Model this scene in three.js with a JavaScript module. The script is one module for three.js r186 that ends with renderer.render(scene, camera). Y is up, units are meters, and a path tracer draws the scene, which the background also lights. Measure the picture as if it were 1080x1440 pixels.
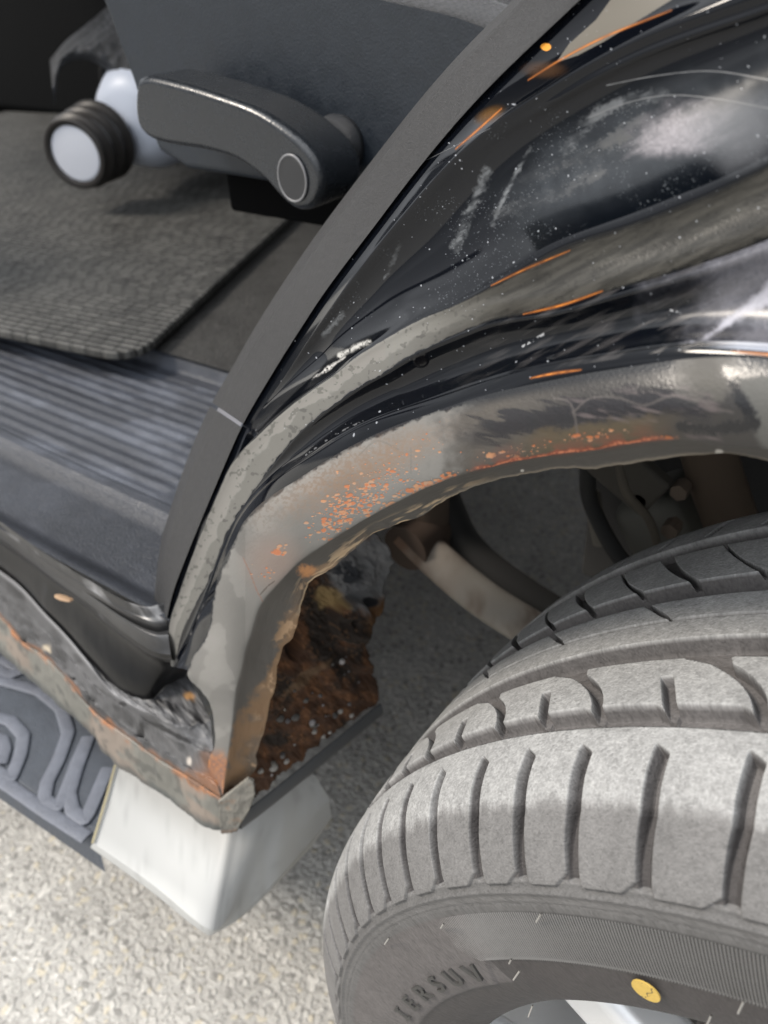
import * as THREE from 'three';
import { mergeGeometries } from 'three/addons/utils/BufferGeometryUtils.js';
import { RoundedBoxGeometry } from 'three/addons/geometries/RoundedBoxGeometry.js';
import { FontLoader } from 'three/addons/loaders/FontLoader.js';
import { TextGeometry } from 'three/addons/geometries/TextGeometry.js';

// ---------------------------------------------------------------- camera, sky, sun, exposure
const scene = new THREE.Scene();
const F = 1160.87, EYE = new THREE.Vector3(-0.14584, 0.89549, 0.28043);
const RT = new THREE.Vector3(0.80860, -0.03969, -0.58701), DN = new THREE.Vector3(0.30504, -0.82487, 0.47596), FW = new THREE.Vector3(-0.50310, -0.56393, -0.65489);
const camera = new THREE.PerspectiveCamera(2 * Math.atan(720 / F) * 180 / Math.PI, 0.75, 0.01, 200);
camera.position.copy(EYE);
camera.quaternion.setFromRotationMatrix(new THREE.Matrix4().makeBasis(RT, DN.clone().negate(), FW.clone().negate()));
camera.focus = 0.36; camera.userData.fStop = 10;
scene.add(camera);

const renderer = new THREE.WebGLRenderer({ antialias: true });
renderer.toneMapping = THREE.LinearToneMapping;
renderer.toneMappingExposure = 2.2;
renderer.shadowMap.enabled = true;

// seeded noise
let seed = 12345;
const rnd = () => { seed = (seed * 1664525 + 1013904223) >>> 0; return seed / 4294967296; };
const TAB = new Float32Array(65536); for (let i = 0; i < 65536; i++) TAB[i] = rnd();
const lat = (x, y) => TAB[((x & 255) + ((y & 255) << 8))];
function vn(x, y) {
  const ix = Math.floor(x), iy = Math.floor(y); let fx = x - ix, fy = y - iy; fx = fx * fx * (3 - 2 * fx); fy = fy * fy * (3 - 2 * fy);
  const a = lat(ix, iy), b = lat(ix + 1, iy), c = lat(ix, iy + 1), d = lat(ix + 1, iy + 1);
  return a + (b - a) * fx + (c - a) * fy + (a - b - c + d) * fx * fy;
}
function fbm(x, y, o = 4) { let s = 0, a = 0.5, n = 0; for (let i = 0; i < o; i++) { s += a * vn(x, y); n += a; a *= 0.5; x = x * 2.03 + 17.3; y = y * 2.03 + 9.1; } return s / n; }
const clamp = (x, a = 0, b = 1) => x < a ? a : x > b ? b : x;
const ss = (a, b, x) => { const t = clamp((x - a) / (b - a)); return t * t * (3 - 2 * t); };
const lerp = (a, b, t) => a + (b - a) * t;
const V3 = (x, y, z) => new THREE.Vector3(x, y, z);

// an overcast sky: bright cloud cover, a little brighter on the open side of the street
{
  const W = 512, H = 256, data = new Float32Array(W * H * 4);
  for (let j = 0; j < H; j++) for (let i = 0; i < W; i++) {
    const el = ((j + 0.5) / H - 0.5) * Math.PI, az = ((i + 0.5) / W - 0.5) * 2 * Math.PI, y = Math.sin(el);
    const x = Math.cos(az) * Math.cos(el), z = Math.sin(az) * Math.cos(el);
    let L;
    if (y > 0) {
      const k = 1.3 / (y + 0.25), cl = fbm(x * k + 40, z * k + 40, 5);
      L = (0.17 + 1.15 * y) * (0.7 + 0.65 * ss(0.3, 0.7, cl));
    } else L = 0.2;
    const p = (j * W + i) * 4; data[p] = L * 0.97; data[p + 1] = L; data[p + 2] = L * 1.05; data[p + 3] = 1;
  }
  const t = new THREE.DataTexture(data, W, H, THREE.RGBAFormat, THREE.FloatType);
  t.mapping = THREE.EquirectangularReflectionMapping; t.magFilter = THREE.LinearFilter; t.needsUpdate = true;
  scene.background = t; scene.environment = t;
}
const sun = new THREE.DirectionalLight(0xfff4e6, 1.5);
sun.position.set(-2.9, 4.6, 2.85); sun.castShadow = true; sun.shadow.radius = 26;
sun.shadow.camera.left = -3; sun.shadow.camera.right = 3; sun.shadow.camera.top = 3; sun.shadow.camera.bottom = -3; sun.shadow.camera.far = 20;
scene.add(sun);

// ---------------------------------------------------------------- helpers
// measured points: the sight line through a photographed point, met with a plane of the car
const sight = (u, v) => V3().copy(RT).multiplyScalar((u - 540) / F).addScaledVector(DN, (v - 720) / F).add(FW);
const onZ = (u, v, z) => { const d = sight(u, v); return d.multiplyScalar((z - EYE.z) / d.z).add(EYE); };
const onY = (u, v, y) => { const d = sight(u, v); return d.multiplyScalar((y - EYE.y) / d.y).add(EYE); };
const onX = (u, v, x) => { const d = sight(u, v); return d.multiplyScalar((x - EYE.x) / d.x).add(EYE); };

const used = {};
const numbered = (n) => { used[n] = (used[n] ?? -1) + 1; return used[n] ? n + '_' + String(used[n]).padStart(3, '0') : n; };
function mesh(name, geo, mat, parent = scene) { const m = new THREE.Mesh(geo, mat); m.name = parent === scene ? numbered(name) : name; m.castShadow = m.receiveShadow = true; parent.add(m); return m; }
function group(name, parent) { const g = new THREE.Group(); g.name = parent === scene ? numbered(name) : name; parent.add(g); return g; }
function tag(o, label, category) { o.userData.label = label; if (category) o.userData.category = category; return o; }

function gridGeo(nu, nv, f, uvf) {   // f(i/nu, j/nv) -> Vector3
  const pos = new Float32Array((nu + 1) * (nv + 1) * 3), uv = new Float32Array((nu + 1) * (nv + 1) * 2), idx = [];
  for (let j = 0; j <= nv; j++) for (let i = 0; i <= nu; i++) {
    const p = f(i / nu, j / nv, i, j), k = j * (nu + 1) + i; pos[k * 3] = p.x; pos[k * 3 + 1] = p.y; pos[k * 3 + 2] = p.z;
    const t = uvf ? uvf(i / nu, j / nv, p) : [i / nu, j / nv]; uv[k * 2] = t[0]; uv[k * 2 + 1] = t[1];
  }
  for (let j = 0; j < nv; j++) for (let i = 0; i < nu; i++) { const a = j * (nu + 1) + i, b = a + 1, c = a + nu + 1, d = c + 1; idx.push(a, b, d, a, d, c); }
  const g = new THREE.BufferGeometry(); g.setAttribute('position', new THREE.BufferAttribute(pos, 3)); g.setAttribute('uv', new THREE.BufferAttribute(uv, 2)); g.setIndex(idx); g.computeVertexNormals(); return g;
}
function paint(geo, f) {   // vertex colours, linear
  const p = geo.attributes.position, c = new Float32Array(p.count * 3);
  for (let i = 0; i < p.count; i++) { const k = f(p.getX(i), p.getY(i), p.getZ(i), i); c[i * 3] = k[0]; c[i * 3 + 1] = k[1]; c[i * 3 + 2] = k[2]; }
  geo.setAttribute('color', new THREE.BufferAttribute(c, 3)); return geo;
}
// three maps computed together: f(u, v) -> [r, g, b, roughness, height 0..1] (linear values)
const enc = (x) => { x = clamp(x); return 255 * (x <= 0.0031308 ? 12.92 * x : 1.055 * Math.pow(x, 1 / 2.4) - 0.055); };
function maps(W, H, f, repeat = false) {
  const a = new Uint8Array(W * H * 4), b = new Uint8Array(W * H * 4), c = new Uint8Array(W * H * 4);
  for (let j = 0; j < H; j++) for (let i = 0; i < W; i++) {
    const k = (j * W + i) * 4, o = f((i + 0.5) / W, (j + 0.5) / H);
    a[k] = enc(o[0]); a[k + 1] = enc(o[1]); a[k + 2] = enc(o[2]); a[k + 3] = 255;
    b[k] = b[k + 1] = b[k + 2] = 255 * clamp(o[3]); b[k + 3] = 255;
    c[k] = c[k + 1] = c[k + 2] = 255 * clamp(o[4]); c[k + 3] = 255;
  }
  const T = (d, srgb) => { const t = new THREE.DataTexture(d, W, H); t.magFilter = THREE.LinearFilter; t.minFilter = THREE.LinearMipmapLinearFilter; if (srgb) t.colorSpace = THREE.SRGBColorSpace; if (repeat) t.wrapS = t.wrapT = THREE.RepeatWrapping; t.needsUpdate = true; return t; };
  return { map: T(a, true), roughnessMap: T(b), bumpMap: T(c) };
}
const std = (o) => new THREE.MeshStandardMaterial(o);
const lin = (r, g, b) => new THREE.Color().setRGB(r, g, b);
function plastic(r, g, b, rough = 0.55, bump = 0.0004, scale = 300) {   // grained moulded plastic, uv in metres
  const m = maps(256, 256, (u, v) => { const n = fbm(u * 64, v * 64, 2), w = fbm(u * 9 + 3, v * 9, 4), k = 0.85 + 0.3 * w; return [r * k, g * k, b * k, rough + 0.25 * (w - 0.5), n]; }, true);
  for (const t of Object.values(m)) t.repeat.set(scale / 40, scale / 40);
  return std({ ...m, roughness: 1, bumpScale: bump, side: THREE.DoubleSide });
}
function segDist(x, y, p) {
  let bb = p.bb; if (!bb) { bb = p.bb = [1e9, 1e9, -1e9, -1e9]; for (const [a, b] of p) { if (a < bb[0]) bb[0] = a; if (b < bb[1]) bb[1] = b; if (a > bb[2]) bb[2] = a; if (b > bb[3]) bb[3] = b; } }
  if (x < bb[0] - 22 || y < bb[1] - 22 || x > bb[2] + 22 || y > bb[3] + 22) return 1e9;
  let best = 1e9; for (let i = 0; i + 1 < p.length; i++) { const [ax, ay] = p[i], [bx, by] = p[i + 1], dx = bx - ax, dy = by - ay, t = clamp(((x - ax) * dx + (y - ay) * dy) / (dx * dx + dy * dy)); const d = Math.hypot(x - ax - dx * t, y - ay - dy * t); if (d < best) best = d; } return best; }
function inside(x, y, p) { let c = false; for (let i = 0, j = p.length - 1; i < p.length; j = i++) if ((p[i][1] > y) !== (p[j][1] > y) && x < (p[j][0] - p[i][0]) * (y - p[i][1]) / (p[j][1] - p[i][1]) + p[i][0]) c = !c; return c; }
const pairs = (...n) => { const o = []; for (let i = 0; i < n.length; i += 2) o.push([n[i], n[i + 1]]); return o; };
function sampler(pts) {   // resample a polyline evenly, t in 0..1
  const L = [0]; for (let i = 1; i < pts.length; i++) L.push(L[i - 1] + Math.hypot(pts[i][0] - pts[i - 1][0], pts[i][1] - pts[i - 1][1]));
  const c = new THREE.CatmullRomCurve3(pts.map(([x, y]) => V3(x, y, 0)), false, 'centripetal');
  return (t) => { const s = clamp(t) * L[L.length - 1]; let i = 0; while (i < L.length - 2 && L[i + 1] < s) i++; const f = (s - L[i]) / (L[i + 1] - L[i]); const p = c.getPoint((i + f) / (pts.length - 1)); return [p.x, p.y]; };
}
function bar(points, rx, ry, up = V3(0, 1, 0), seg = 10, n = 60, tight) {   // a bar of elliptic section swept along a curve
  const c = tight ? new THREE.CatmullRomCurve3(points, false, 'catmullrom', 0.12) : new THREE.CatmullRomCurve3(points);
  return gridGeo(n, seg, (u, v) => { const p = c.getPoint(u), t = c.getTangent(u), s = V3().crossVectors(up, t).normalize(), w = V3().crossVectors(t, s), a = v * Math.PI * 2; return p.addScaledVector(s, Math.cos(a) * rx).addScaledVector(w, Math.sin(a) * ry); });
}
function box(x0, x1, y0, y1, z0, z1, r = 0.004) { const g = new RoundedBoxGeometry(x1 - x0, y1 - y0, z1 - z0, 2, r); g.translate((x0 + x1) / 2, (y0 + y1) / 2, (z0 + z1) / 2); return g; }
// a sheet with a ragged outline and real thickness: keep(i, j) says which cells of the grid are metal
function sheet(nu, nv, f, keep, thick, dir) {
  const P = [], pos = [], idx = [], W = nu + 1;
  for (let j = 0; j <= nv; j++) for (let i = 0; i <= nu; i++) P.push(f(i / nu, j / nv));
  for (const p of P) pos.push(p.x, p.y, p.z);
  for (const p of P) pos.push(p.x + dir.x * thick, p.y + dir.y * thick, p.z + dir.z * thick);
  const N = P.length, K = []; for (let j = 0; j < nv; j++) for (let i = 0; i < nu; i++) K.push(keep((i + 0.5) / nu, (j + 0.5) / nv));
  const k = (i, j) => i >= 0 && j >= 0 && i < nu && j < nv && K[j * nu + i];
  for (let j = 0; j < nv; j++) for (let i = 0; i < nu; i++) if (k(i, j)) {
    const a = j * W + i, b = a + 1, c = a + W, d = c + 1; idx.push(a, b, d, a, d, c, N + a, N + d, N + b, N + a, N + c, N + d);
    const side = (p, q) => idx.push(p, N + q, q, p, N + p, N + q);
    if (!k(i - 1, j)) side(c, a); if (!k(i + 1, j)) side(b, d); if (!k(i, j - 1)) side(a, b); if (!k(i, j + 1)) side(d, c);
  }
  const g = new THREE.BufferGeometry(); g.setAttribute('position', new THREE.Float32BufferAttribute(pos, 3)); g.setIndex(idx); g.computeVertexNormals(); return g;
}

// ---------------------------------------------------------------- ground
{
  const m = maps(2048, 2048, (u, v) => {
    // aggregate: rounded chippings of several greys in a pale binder (cellular pattern, wraps round)
    let d1 = 9, id = 0; const n = 225, X = u * n + 0.35 * (fbm(u * 260, v * 260, 2) - 0.5), Y = v * n + 0.35 * (fbm(u * 260 + 77, v * 260, 2) - 0.5), ix = Math.floor(X), iy = Math.floor(Y);
    for (let b = -1; b <= 1; b++) for (let a = -1; a <= 1; a++) {
      const cx = (ix + a + n) % n, cy = (iy + b + n) % n, h = lat(cx, cy), k = lat(cy + 91, cx + 13), an = lat(cx + 33, cy + 77) * 3.14, dx = ix + a + 0.1 + 0.8 * h - X, dy = iy + b + 0.1 + 0.8 * k - Y, r = 0.3 + 0.75 * lat(cx + 57, cy + 201), co = Math.cos(an), si = Math.sin(an), d = Math.hypot((dx * co + dy * si) * 0.8, (dy * co - dx * si) * 1.3) / r;
      if (d < d1) { d1 = d; id = lat(cx + 7, cy + 150); }
    }
    const stone = 1 - ss(0.5, 0.85, d1), fine = vn(u * 700, v * 700), big = fbm(u * 20, v * 20, 3);
    const tone = id < 0.1 ? 0.22 : id < 0.45 ? 0.33 + 0.1 * id : id < 0.9 ? 0.42 : 0.5;
    const binder = 0.32 + 0.08 * fine, w = lerp(binder, tone * (0.85 + 0.3 * fine), stone) * (0.85 + 0.3 * big), tan = id > 0.6 && id < 0.7 ? 0.12 * stone : 0;
    return [w * (1.03 + tan * 0.5), w, w * (0.93 - tan), 0.92, stone * (0.5 + 0.5 * id) + 0.15 * fine];
  }, true);
  for (const t of Object.values(m)) t.repeat.set(40, 40);
  const g = new THREE.PlaneGeometry(60, 60, 1, 1); g.rotateX(-Math.PI / 2); 
  const o = mesh('ground', g, std({ ...m, roughness: 1, bumpScale: 0.0016 }));
  o.userData.kind = 'structure'; tag(o, 'pale grey asphalt with small light and dark chippings under the car');
}

// ---------------------------------------------------------------- the car
const car = group('car', scene); tag(car, 'black car with open rear door opening, rusted sill and wheel arch', 'car');

// ---- body side round the wheel arch: feature lines by angle about a centre, each with its own distance out from the car's middle
const PX = 1150, PY = 1150;
function rim(pts) {
  const q = pts.map(([x, y]) => [Math.atan2(PY - y, PX - x), Math.hypot(PX - x, PY - y)]).sort((a, b) => a[0] - b[0]);
  return (a) => {
    let i = 0; while (i < q.length - 2 && q[i + 1][0] < a) i++;
    const h = q[i + 1][0] - q[i][0], t = clamp((a - q[i][0]) / h, -0.3, 1.3);
    const m = (k) => { const p = q[Math.max(0, k - 1)], n = q[Math.min(q.length - 1, k + 1)]; return (n[1] - p[1]) / (n[0] - p[0]); };
    const m0 = m(i) * h, m1 = m(i + 1) * h, t2 = t * t, t3 = t2 * t;
    return (2 * t3 - 3 * t2 + 1) * q[i][1] + (t3 - 2 * t2 + t) * m0 + (-2 * t3 + 3 * t2) * q[i + 1][1] + (t3 - t2) * m1;
  };
}
const R_TL = rim(pairs(214, 880, 228, 800, 250, 722, 270, 662, 303, 583, 345, 508, 440, 357, 540, 222, 690, 47, 735, 0, 830, -110, 960, -260, 1150, -480));
const R_T = rim(pairs(238, 925, 234, 880, 242, 838, 262, 783, 284, 729, 311, 665, 343, 594, 385, 522, 437, 440, 540, 300, 690, 120, 815, 0, 900, -90, 1000, -200, 1150, -380));
const R_A = rim(pairs(239, 926, 236, 880, 245, 842, 265, 787, 289, 725, 316, 680, 336, 638, 352, 600, 400, 530, 470, 428, 560, 312, 640, 222, 700, 172, 770, 127, 820, 97, 900, 57, 1000, 20, 1060, 0, 1150, -30));
const R_1 = rim(pairs(240, 928, 238, 879, 251, 836, 271, 780, 293, 724, 306, 693, 329, 647, 366, 608, 410, 569, 472, 525, 500, 502, 550, 471, 583, 452, 639, 427, 678, 406, 722, 380, 780, 347, 891, 308, 974, 275, 1030, 250, 1080, 225, 1150, 190));
const R_2 = rim(pairs(246, 930, 258, 887, 271, 858, 293, 818, 313, 764, 331, 729, 364, 680, 389, 647, 420, 610, 446, 587, 477, 564, 513, 540, 542, 524, 583, 499, 639, 474, 694, 454, 780, 441, 849, 422, 919, 402, 974, 386, 1052, 360, 1150, 325));
const R_3 = rim(pairs(250, 934, 275, 880, 295, 830, 318, 770, 338, 728, 366, 693, 399, 665, 435, 641, 508, 597, 597, 564, 639, 550, 722, 524, 800, 506, 863, 496, 974, 483, 1019, 483, 1080, 487, 1150, 497));
const R_G = rim(pairs(312, 1119, 285, 1082, 300, 1052, 301, 1022, 295, 990, 280, 970, 264, 950, 271, 924, 293, 887, 298, 853, 311, 798, 331, 758, 342, 735, 366, 709, 391, 691, 420, 673, 487, 631, 560, 597, 611, 579, 667, 560, 736, 543, 800, 530, 891, 515, 1019, 502, 1080, 505, 1150, 512));
const R_F = rim(pairs(313, 1121, 317, 1090, 322, 1052, 327, 1015, 332, 970, 340, 940, 345, 912, 354, 888, 364, 855, 381, 831, 395, 816, 424, 787, 460, 763, 540, 715, 596, 687, 673, 660, 762, 641, 823, 633, 901, 621, 966, 618, 1007, 627, 1080, 632, 1150, 640));
const R_L = rim(pairs(315, 1124, 355, 1085, 362, 1060, 375, 1015, 380, 985, 388, 961, 398, 913, 412, 898, 422, 864, 436, 821, 475, 792, 504, 768, 533, 746, 564, 737, 600, 722, 640, 696, 693, 678, 762, 663, 836, 659, 905, 649, 966, 641, 1027, 637, 1080, 647, 1150, 665));
const deg = Math.PI / 180;
const depth = (z16, z40, z70) => (a) => a < 40 * deg ? lerp(z16, z40, ss(14, 40, a / deg)) : lerp(z40, z70, ss(40, 70, a / deg));
const Z_TL = depth(0.028, -0.03, -0.035), Z_T = depth(0.036, -0.008, -0.012), Z_A = depth(0.038, 0.0, 0.004), Z_1 = depth(0.042, 0.024, 0.03);
const Z_2 = depth(0.046, 0.04, 0.043), Z_3 = depth(0.048, 0.047, 0.052), Z_G = depth(0.052, 0.052, 0.055), Z_F = depth(0.06, 0.064, 0.064), Z_L = depth(0.044, 0.05, 0.054);
const pix = (a, r) => [PX - Math.cos(a) * r, PY - Math.sin(a) * r];
// a loft over the feature lines; dips[k] hollows (negative) or swells band k, in metres
function loftBody(knots, dips, a0, a1, nu, per, soft, jig, bead) {
  const nb = knots.length - 1, nv = nb * per;
  const rows = [];
  for (let i = 0; i <= nu; i++) {
    const a = lerp(a0, a1, i / nu), R = knots.map((k) => k[0](a)), Z = knots.map((k) => k[1](a)), col = [];
    for (let j = 0; j <= nv; j++) { const b = Math.min(nb - 1, Math.floor(j / per)), s = j / per - b; const wide = Math.min(1, Math.abs(R[b + 1] - R[b]) / 60); col.push([lerp(R[b], R[b + 1], s), lerp(Z[b], Z[b + 1], s) + (typeof dips[b] === 'function' ? dips[b](s, a) : dips[b] * 4 * s * (1 - s)) * wide]); }
    for (let it = 0; it < soft; it++) { const o = col.map((c) => c[1]); for (let j = 1; j < nv; j++) col[j][1] = (o[j - 1] + 2 * o[j] + o[j + 1]) / 4; }
    if (bead) for (let j = 0; j <= nv; j++) col[j][1] += bead(j / per, a);
    rows.push([a, col]);
  }
  return gridGeo(nu, nv, (u, v, i, j) => { const [a, col] = rows[i]; let [r, z] = col[j]; if (jig) { const q = jig(a, j / per, r, z); r = q[0]; z = q[1]; } const [x, y] = pix(a, r); return onZ(x, y, z); });
}
const A0 = 13.2 * deg, A1 = 97 * deg;
const knotsA = [[R_T, Z_T], [R_A, Z_A], [R_1, Z_1], [R_2, Z_2], [R_3, Z_3], [R_G, Z_G]];
const B0 = 1.7 * deg, B1 = 97 * deg;
const knotsB = [[R_G, Z_G], [R_F, Z_F], [R_L, Z_L]];
// where on the panel a texel lies: photographed position and band coordinate, so stains can be put where they were measured
function panelMaps(knots, a0, a1, W, H, f) {
  const nb = knots.length - 1, R = []; for (let i = 0; i <= 512; i++) R.push(knots.map((k) => k[0](lerp(a0, a1, i / 512))));
  return maps(W, H, (u, v) => { const a = lerp(a0, a1, u), i = Math.min(511, Math.floor(u * 512)), s = u * 512 - i, b = Math.min(nb - 1, Math.floor(v * nb)), t = v * nb - b; const r = lerp(lerp(R[i][b], R[i][b + 1], t), lerp(R[i + 1][b], R[i + 1][b + 1], t), s); const [x, y] = pix(a, r); return f(x, y, v * nb, a, r); });
}
function makeSpecks(n, x0, x1, y0, y1, r0, r1) { const cell = {}, S = 16; for (let i = 0; i < n; i++) { const x = lerp(x0, x1, rnd()), y = lerp(y0, y1, rnd()), r = lerp(r0, r1, rnd() ** 3), el = 1 + 1.6 * rnd() * rnd(), an = rnd() * 3.14; for (let a = -1; a <= 1; a++) for (let b = -1; b <= 1; b++) { const k = (Math.floor(x / S) + a) + ',' + (Math.floor(y / S) + b); (cell[k] ??= []).push([x, y, r, el, Math.cos(an), Math.sin(an)]); } } return (x, y) => { const c = cell[Math.floor(x / S) + ',' + Math.floor(y / S)]; let m = 0; if (c) for (const [sx, sy, r, el, co, si] of c) { const dx = x - sx, dy = y - sy, p = (dx * co + dy * si) / el, q = -dx * si + dy * co, d = Math.hypot(p, q); if (d < r) m = Math.max(m, 1 - ss(r * 0.5, r, d)); } return m; }; }
const specksA = makeSpecks(520, 300, 1150, -20, 620, 0.5, 1.7), dustA = makeSpecks(9000, 300, 1150, 150, 460, 0.4, 1.3);
const streaks = [[pairs(640, 347, 660, 300, 686, 240), 7, 0.13], [pairs(692, 318, 715, 265, 746, 208), 3, 0.15], [pairs(700, 300, 760, 282, 845, 245), 9, 0.06], [pairs(795, 212, 830, 168, 868, 144, 930, 134), 9, 0.12], [pairs(840, 205, 905, 165), 7, 0.06], [pairs(828, 172, 858, 148), 8, 0.1], [pairs(562, 342, 546, 384), 3, 0.1], [pairs(455, 472, 482, 440), 4, 0.12], [pairs(560, 358, 540, 392), 2, 0.1], [pairs(740, 250, 800, 225, 880, 190), 10, 0.05]];
const smooth = (p) => p.length < 3 ? p : new THREE.CatmullRomCurve3(p.map(([x, y]) => V3(x, y, 0)), false, 'centripetal').getPoints(p.length * 6).map((q) => [q.x, q.y]);
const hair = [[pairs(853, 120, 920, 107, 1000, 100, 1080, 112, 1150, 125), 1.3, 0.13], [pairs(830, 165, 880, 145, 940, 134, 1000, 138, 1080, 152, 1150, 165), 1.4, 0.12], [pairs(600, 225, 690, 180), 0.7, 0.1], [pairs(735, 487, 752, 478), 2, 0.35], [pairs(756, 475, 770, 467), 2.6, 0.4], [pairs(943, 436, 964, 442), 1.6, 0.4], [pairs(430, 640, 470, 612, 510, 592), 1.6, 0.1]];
const amberGlints = [[pairs(640, 210, 668, 186, 706, 152), 2.0], [pairs(742, 113, 790, 83, 850, 52, 945, 14), 1.7], [pairs(690, 402, 740, 378, 802, 352), 2.0], [pairs(735, 442, 790, 429, 848, 409), 2.0], [pairs(745, 532, 780, 525, 818, 520), 2.3], [pairs(1028, 494, 1085, 499, 1150, 505), 3.2]];  // orange glints along the ridges, painted into the colour
for (const q of [...streaks, ...hair, ...amberGlints]) q[0] = smooth(q[0]);
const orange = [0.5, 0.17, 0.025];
function mix(c, d, w) { c[0] = lerp(c[0], d[0], w); c[1] = lerp(c[1], d[1], w); c[2] = lerp(c[2], d[2], w); if (d.length > 3) c[3] = lerp(c[3], d[3], w); }
const skyReflection = pairs(930, 487, 985, 474, 1010, 452, 1040, 428, 1080, 392, 1150, 350, 1150, 425, 1085, 436, 1050, 448, 1020, 466, 990, 482);
const skyReflectionEdge = skyReflection.concat([skyReflection[0]]), chipA = pairs(440, 532, 486, 502), chipB = pairs(478, 500, 500, 488, 518, 480), beige = pairs(782, 88, 800, 62, 838, 28, 880, -30, 1010, -60, 960, -10, 915, 18, 850, 58, 812, 78);
function paintA(x, y, t) {
  const n1 = fbm(x / 60, y / 60), n2 = fbm(x / 14 + 50, y / 14), n3 = fbm(x / 4, y / 4 + 31, 3), al = fbm((x * 0.9 - y * 0.45) / 50, (x * 0.45 + y * 0.9) / 7, 4);
  const c = [0.0022, 0.003, 0.0045, 0.07]; let h = 0.5;
  // a thin dry film over the broad hollow
  if (t > 1 && t < 2) { const w = ss(560, 760, x) * (1 - ss(1.6, 1.97, t)) * ss(1.25, 1.6, t + 0.3 * (n1 - 0.5)) * (0.5 + n2); mix(c, [0.045, 0.052, 0.06, 0.4], clamp(0.42 * w * ss(690, 800, x + (300 - y) * 0.3))); mix(c, [0.10, 0.11, 0.12, 0.5], 0.5 * dustA(x, y) * ss(0.45, 0.6, n1 + 0.25 * (t - 1.5))); }
  if (t < 2.05) {
    for (const [p, w, k] of streaks) { const d = segDist(x, y, p); if (d < w * 2) mix(c, [k * 0.8, k * 0.85, k * 0.9, 0.45], (1 - ss(0, w * 1.5, d + w * (n3 - 0.5) * 1.6)) * clamp(0.2 + 2.2 * (al - 0.3)) * clamp(0.3 + 2 * (n2 - 0.25))); }
    // a pale rubbed smudge
    let ex = (x - 958) / 78, ey = (y - 190 + 0.12 * (x - 958)) / 46, e = Math.hypot(ex, ey); mix(c, [0.27, 0.255, 0.275, 0.5], (1 - ss(0.2, 1.25, e + 0.5 * (n2 - 0.5) + 0.5 * (al - 0.5))) * (0.55 + 0.5 * (n3 - 0.3)) * ss(-0.95, -0.5, -ey - 0.3 * n2));
    ex = (x - 1040) / 90; ey = (y - 185) / 60; mix(c, [0.12, 0.125, 0.135, 0.5], 0.6 * (1 - ss(0.3, 1.1, Math.hypot(ex, ey) + 0.5 * (n1 - 0.5))));
    // beige reflection painted above the upper ridge
    if (t < 1.1) { const b = inside(x, y, beige); if (b) mix(c, [0.115, 0.105, 0.085, 0.45], 0.92); }
    if (Math.hypot(x - 768, (y - 66) * 1.4) < 6 + 3 * n3) mix(c, [0.7, 0.3, 0.04, 0.3], 0.9);
    { const d = Math.hypot((x - 765) / 40, (y - 98) / 16); mix(c, [0.05, 0.024, 0.01, 0.3], 0.6 * (1 - ss(0.3, 1, d))); const d2 = Math.hypot((x - 690 + (y - 160) * 0.8) / 22, (y - 162) / 18); mix(c, [0.12, 0.055, 0.008, 0.3], 0.6 * (1 - ss(0.2, 1, d2))); }  // soft glow round the orange glints, painted in
  }
  // mud film dried on the upper step
  if (t > 1.9 && t < 3.2) {
    const right = ss(540, 720, x), e = (n2 - 0.5) * 0.16 + (n3 - 0.5) * 0.05, w = ss(lerp(2.0, 2.06, right), lerp(2.05, 2.14, right), t + e * 0.25) * (1 - ss(lerp(2.94, 2.84, right), lerp(3.0, 2.93, right), t + e * (1 - 0.5 * right)));
    const two = ss(2.47, 2.56, t + 0.35 * (n2 - 0.5) + 0.3 * (n1 - 0.5)), k = lerp(lerp(0.15, 0.105, two), 0.026 + 0.026 * ss(0.3, 0.75, al) + 0.02 * (n1 - 0.5) - 0.018 * ss(0.75, 1, t - 2), right);
    const warm = lerp(0.98, 0.95, right), pits = 1 - 0.75 * ss(0.66, 0.72, fbm(x / 6 + 9, y / 6, 3)) * 0.5 * (1 - 0.4 * right);
    mix(c, [k * pits, k * warm * pits, k * lerp(0.9, 0.82, right) * pits, lerp(0.75, 0.32, right)], w * lerp(1, 0.9, right)); h += 0.3 * w * (0.6 + n3 * 0.5);
  }
  if (t > 2.9 && t < 4.4) {
    mix(c, [0.05, 0.047, 0.047, 0.45], clamp(0.55 * ss(0.45, 0.8, al) * ss(600, 760, x)));
    if (inside(x, y, skyReflection)) { const d = segDist(x, y, skyReflectionEdge); mix(c, [0.46, 0.46, 0.51, 0.4], ss(0, 12, d + 10 * (n2 - 0.5) + 6 * (n3 - 0.5))); }  // pale reflection of the sky, painted into the colour
    if (t < 4 && x > 860) mix(c, [0.15, 0.15, 0.17, 0.4], 0.75 * ss(900, 1090, x + (n1 - 0.5) * 160 + (n2 - 0.5) * 60 + (440 - y) * 0.3) * (0.6 + 0.5 * n3));
    if (t >= 3.97 && x > 985 && y > 432) mix(c, [0.3, 0.32, 0.37, 0.3], ss(985, 1050, x) * 0.85);  // pale blue reflection at the right end, painted in
    const dr = Math.hypot(x - 592, (y - 507) * 1.1); mix(c, [0.002, 0.002, 0.003, 0.2], 1 - ss(8, 12, dr + 4 * (n3 - 0.5))); h -= 0.5 * (1 - ss(8, 12, dr));
  }
  { const d = segDist(x, y, chipA) + 1.5; const d2 = segDist(x, y, chipB); mix(c, [0.62, 0.6, 0.57, 0.45], 0.8 * ss(0.15, 0.6, n3) * (1 - ss(1, 5, d + 7 * (n2 - 0.5)))); mix(c, [0.5, 0.49, 0.46, 0.45], 0.85 * ss(0.1, 0.6, n3) * (1 - ss(1, 7, d2 + 7 * (n2 - 0.5)))); }
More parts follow.
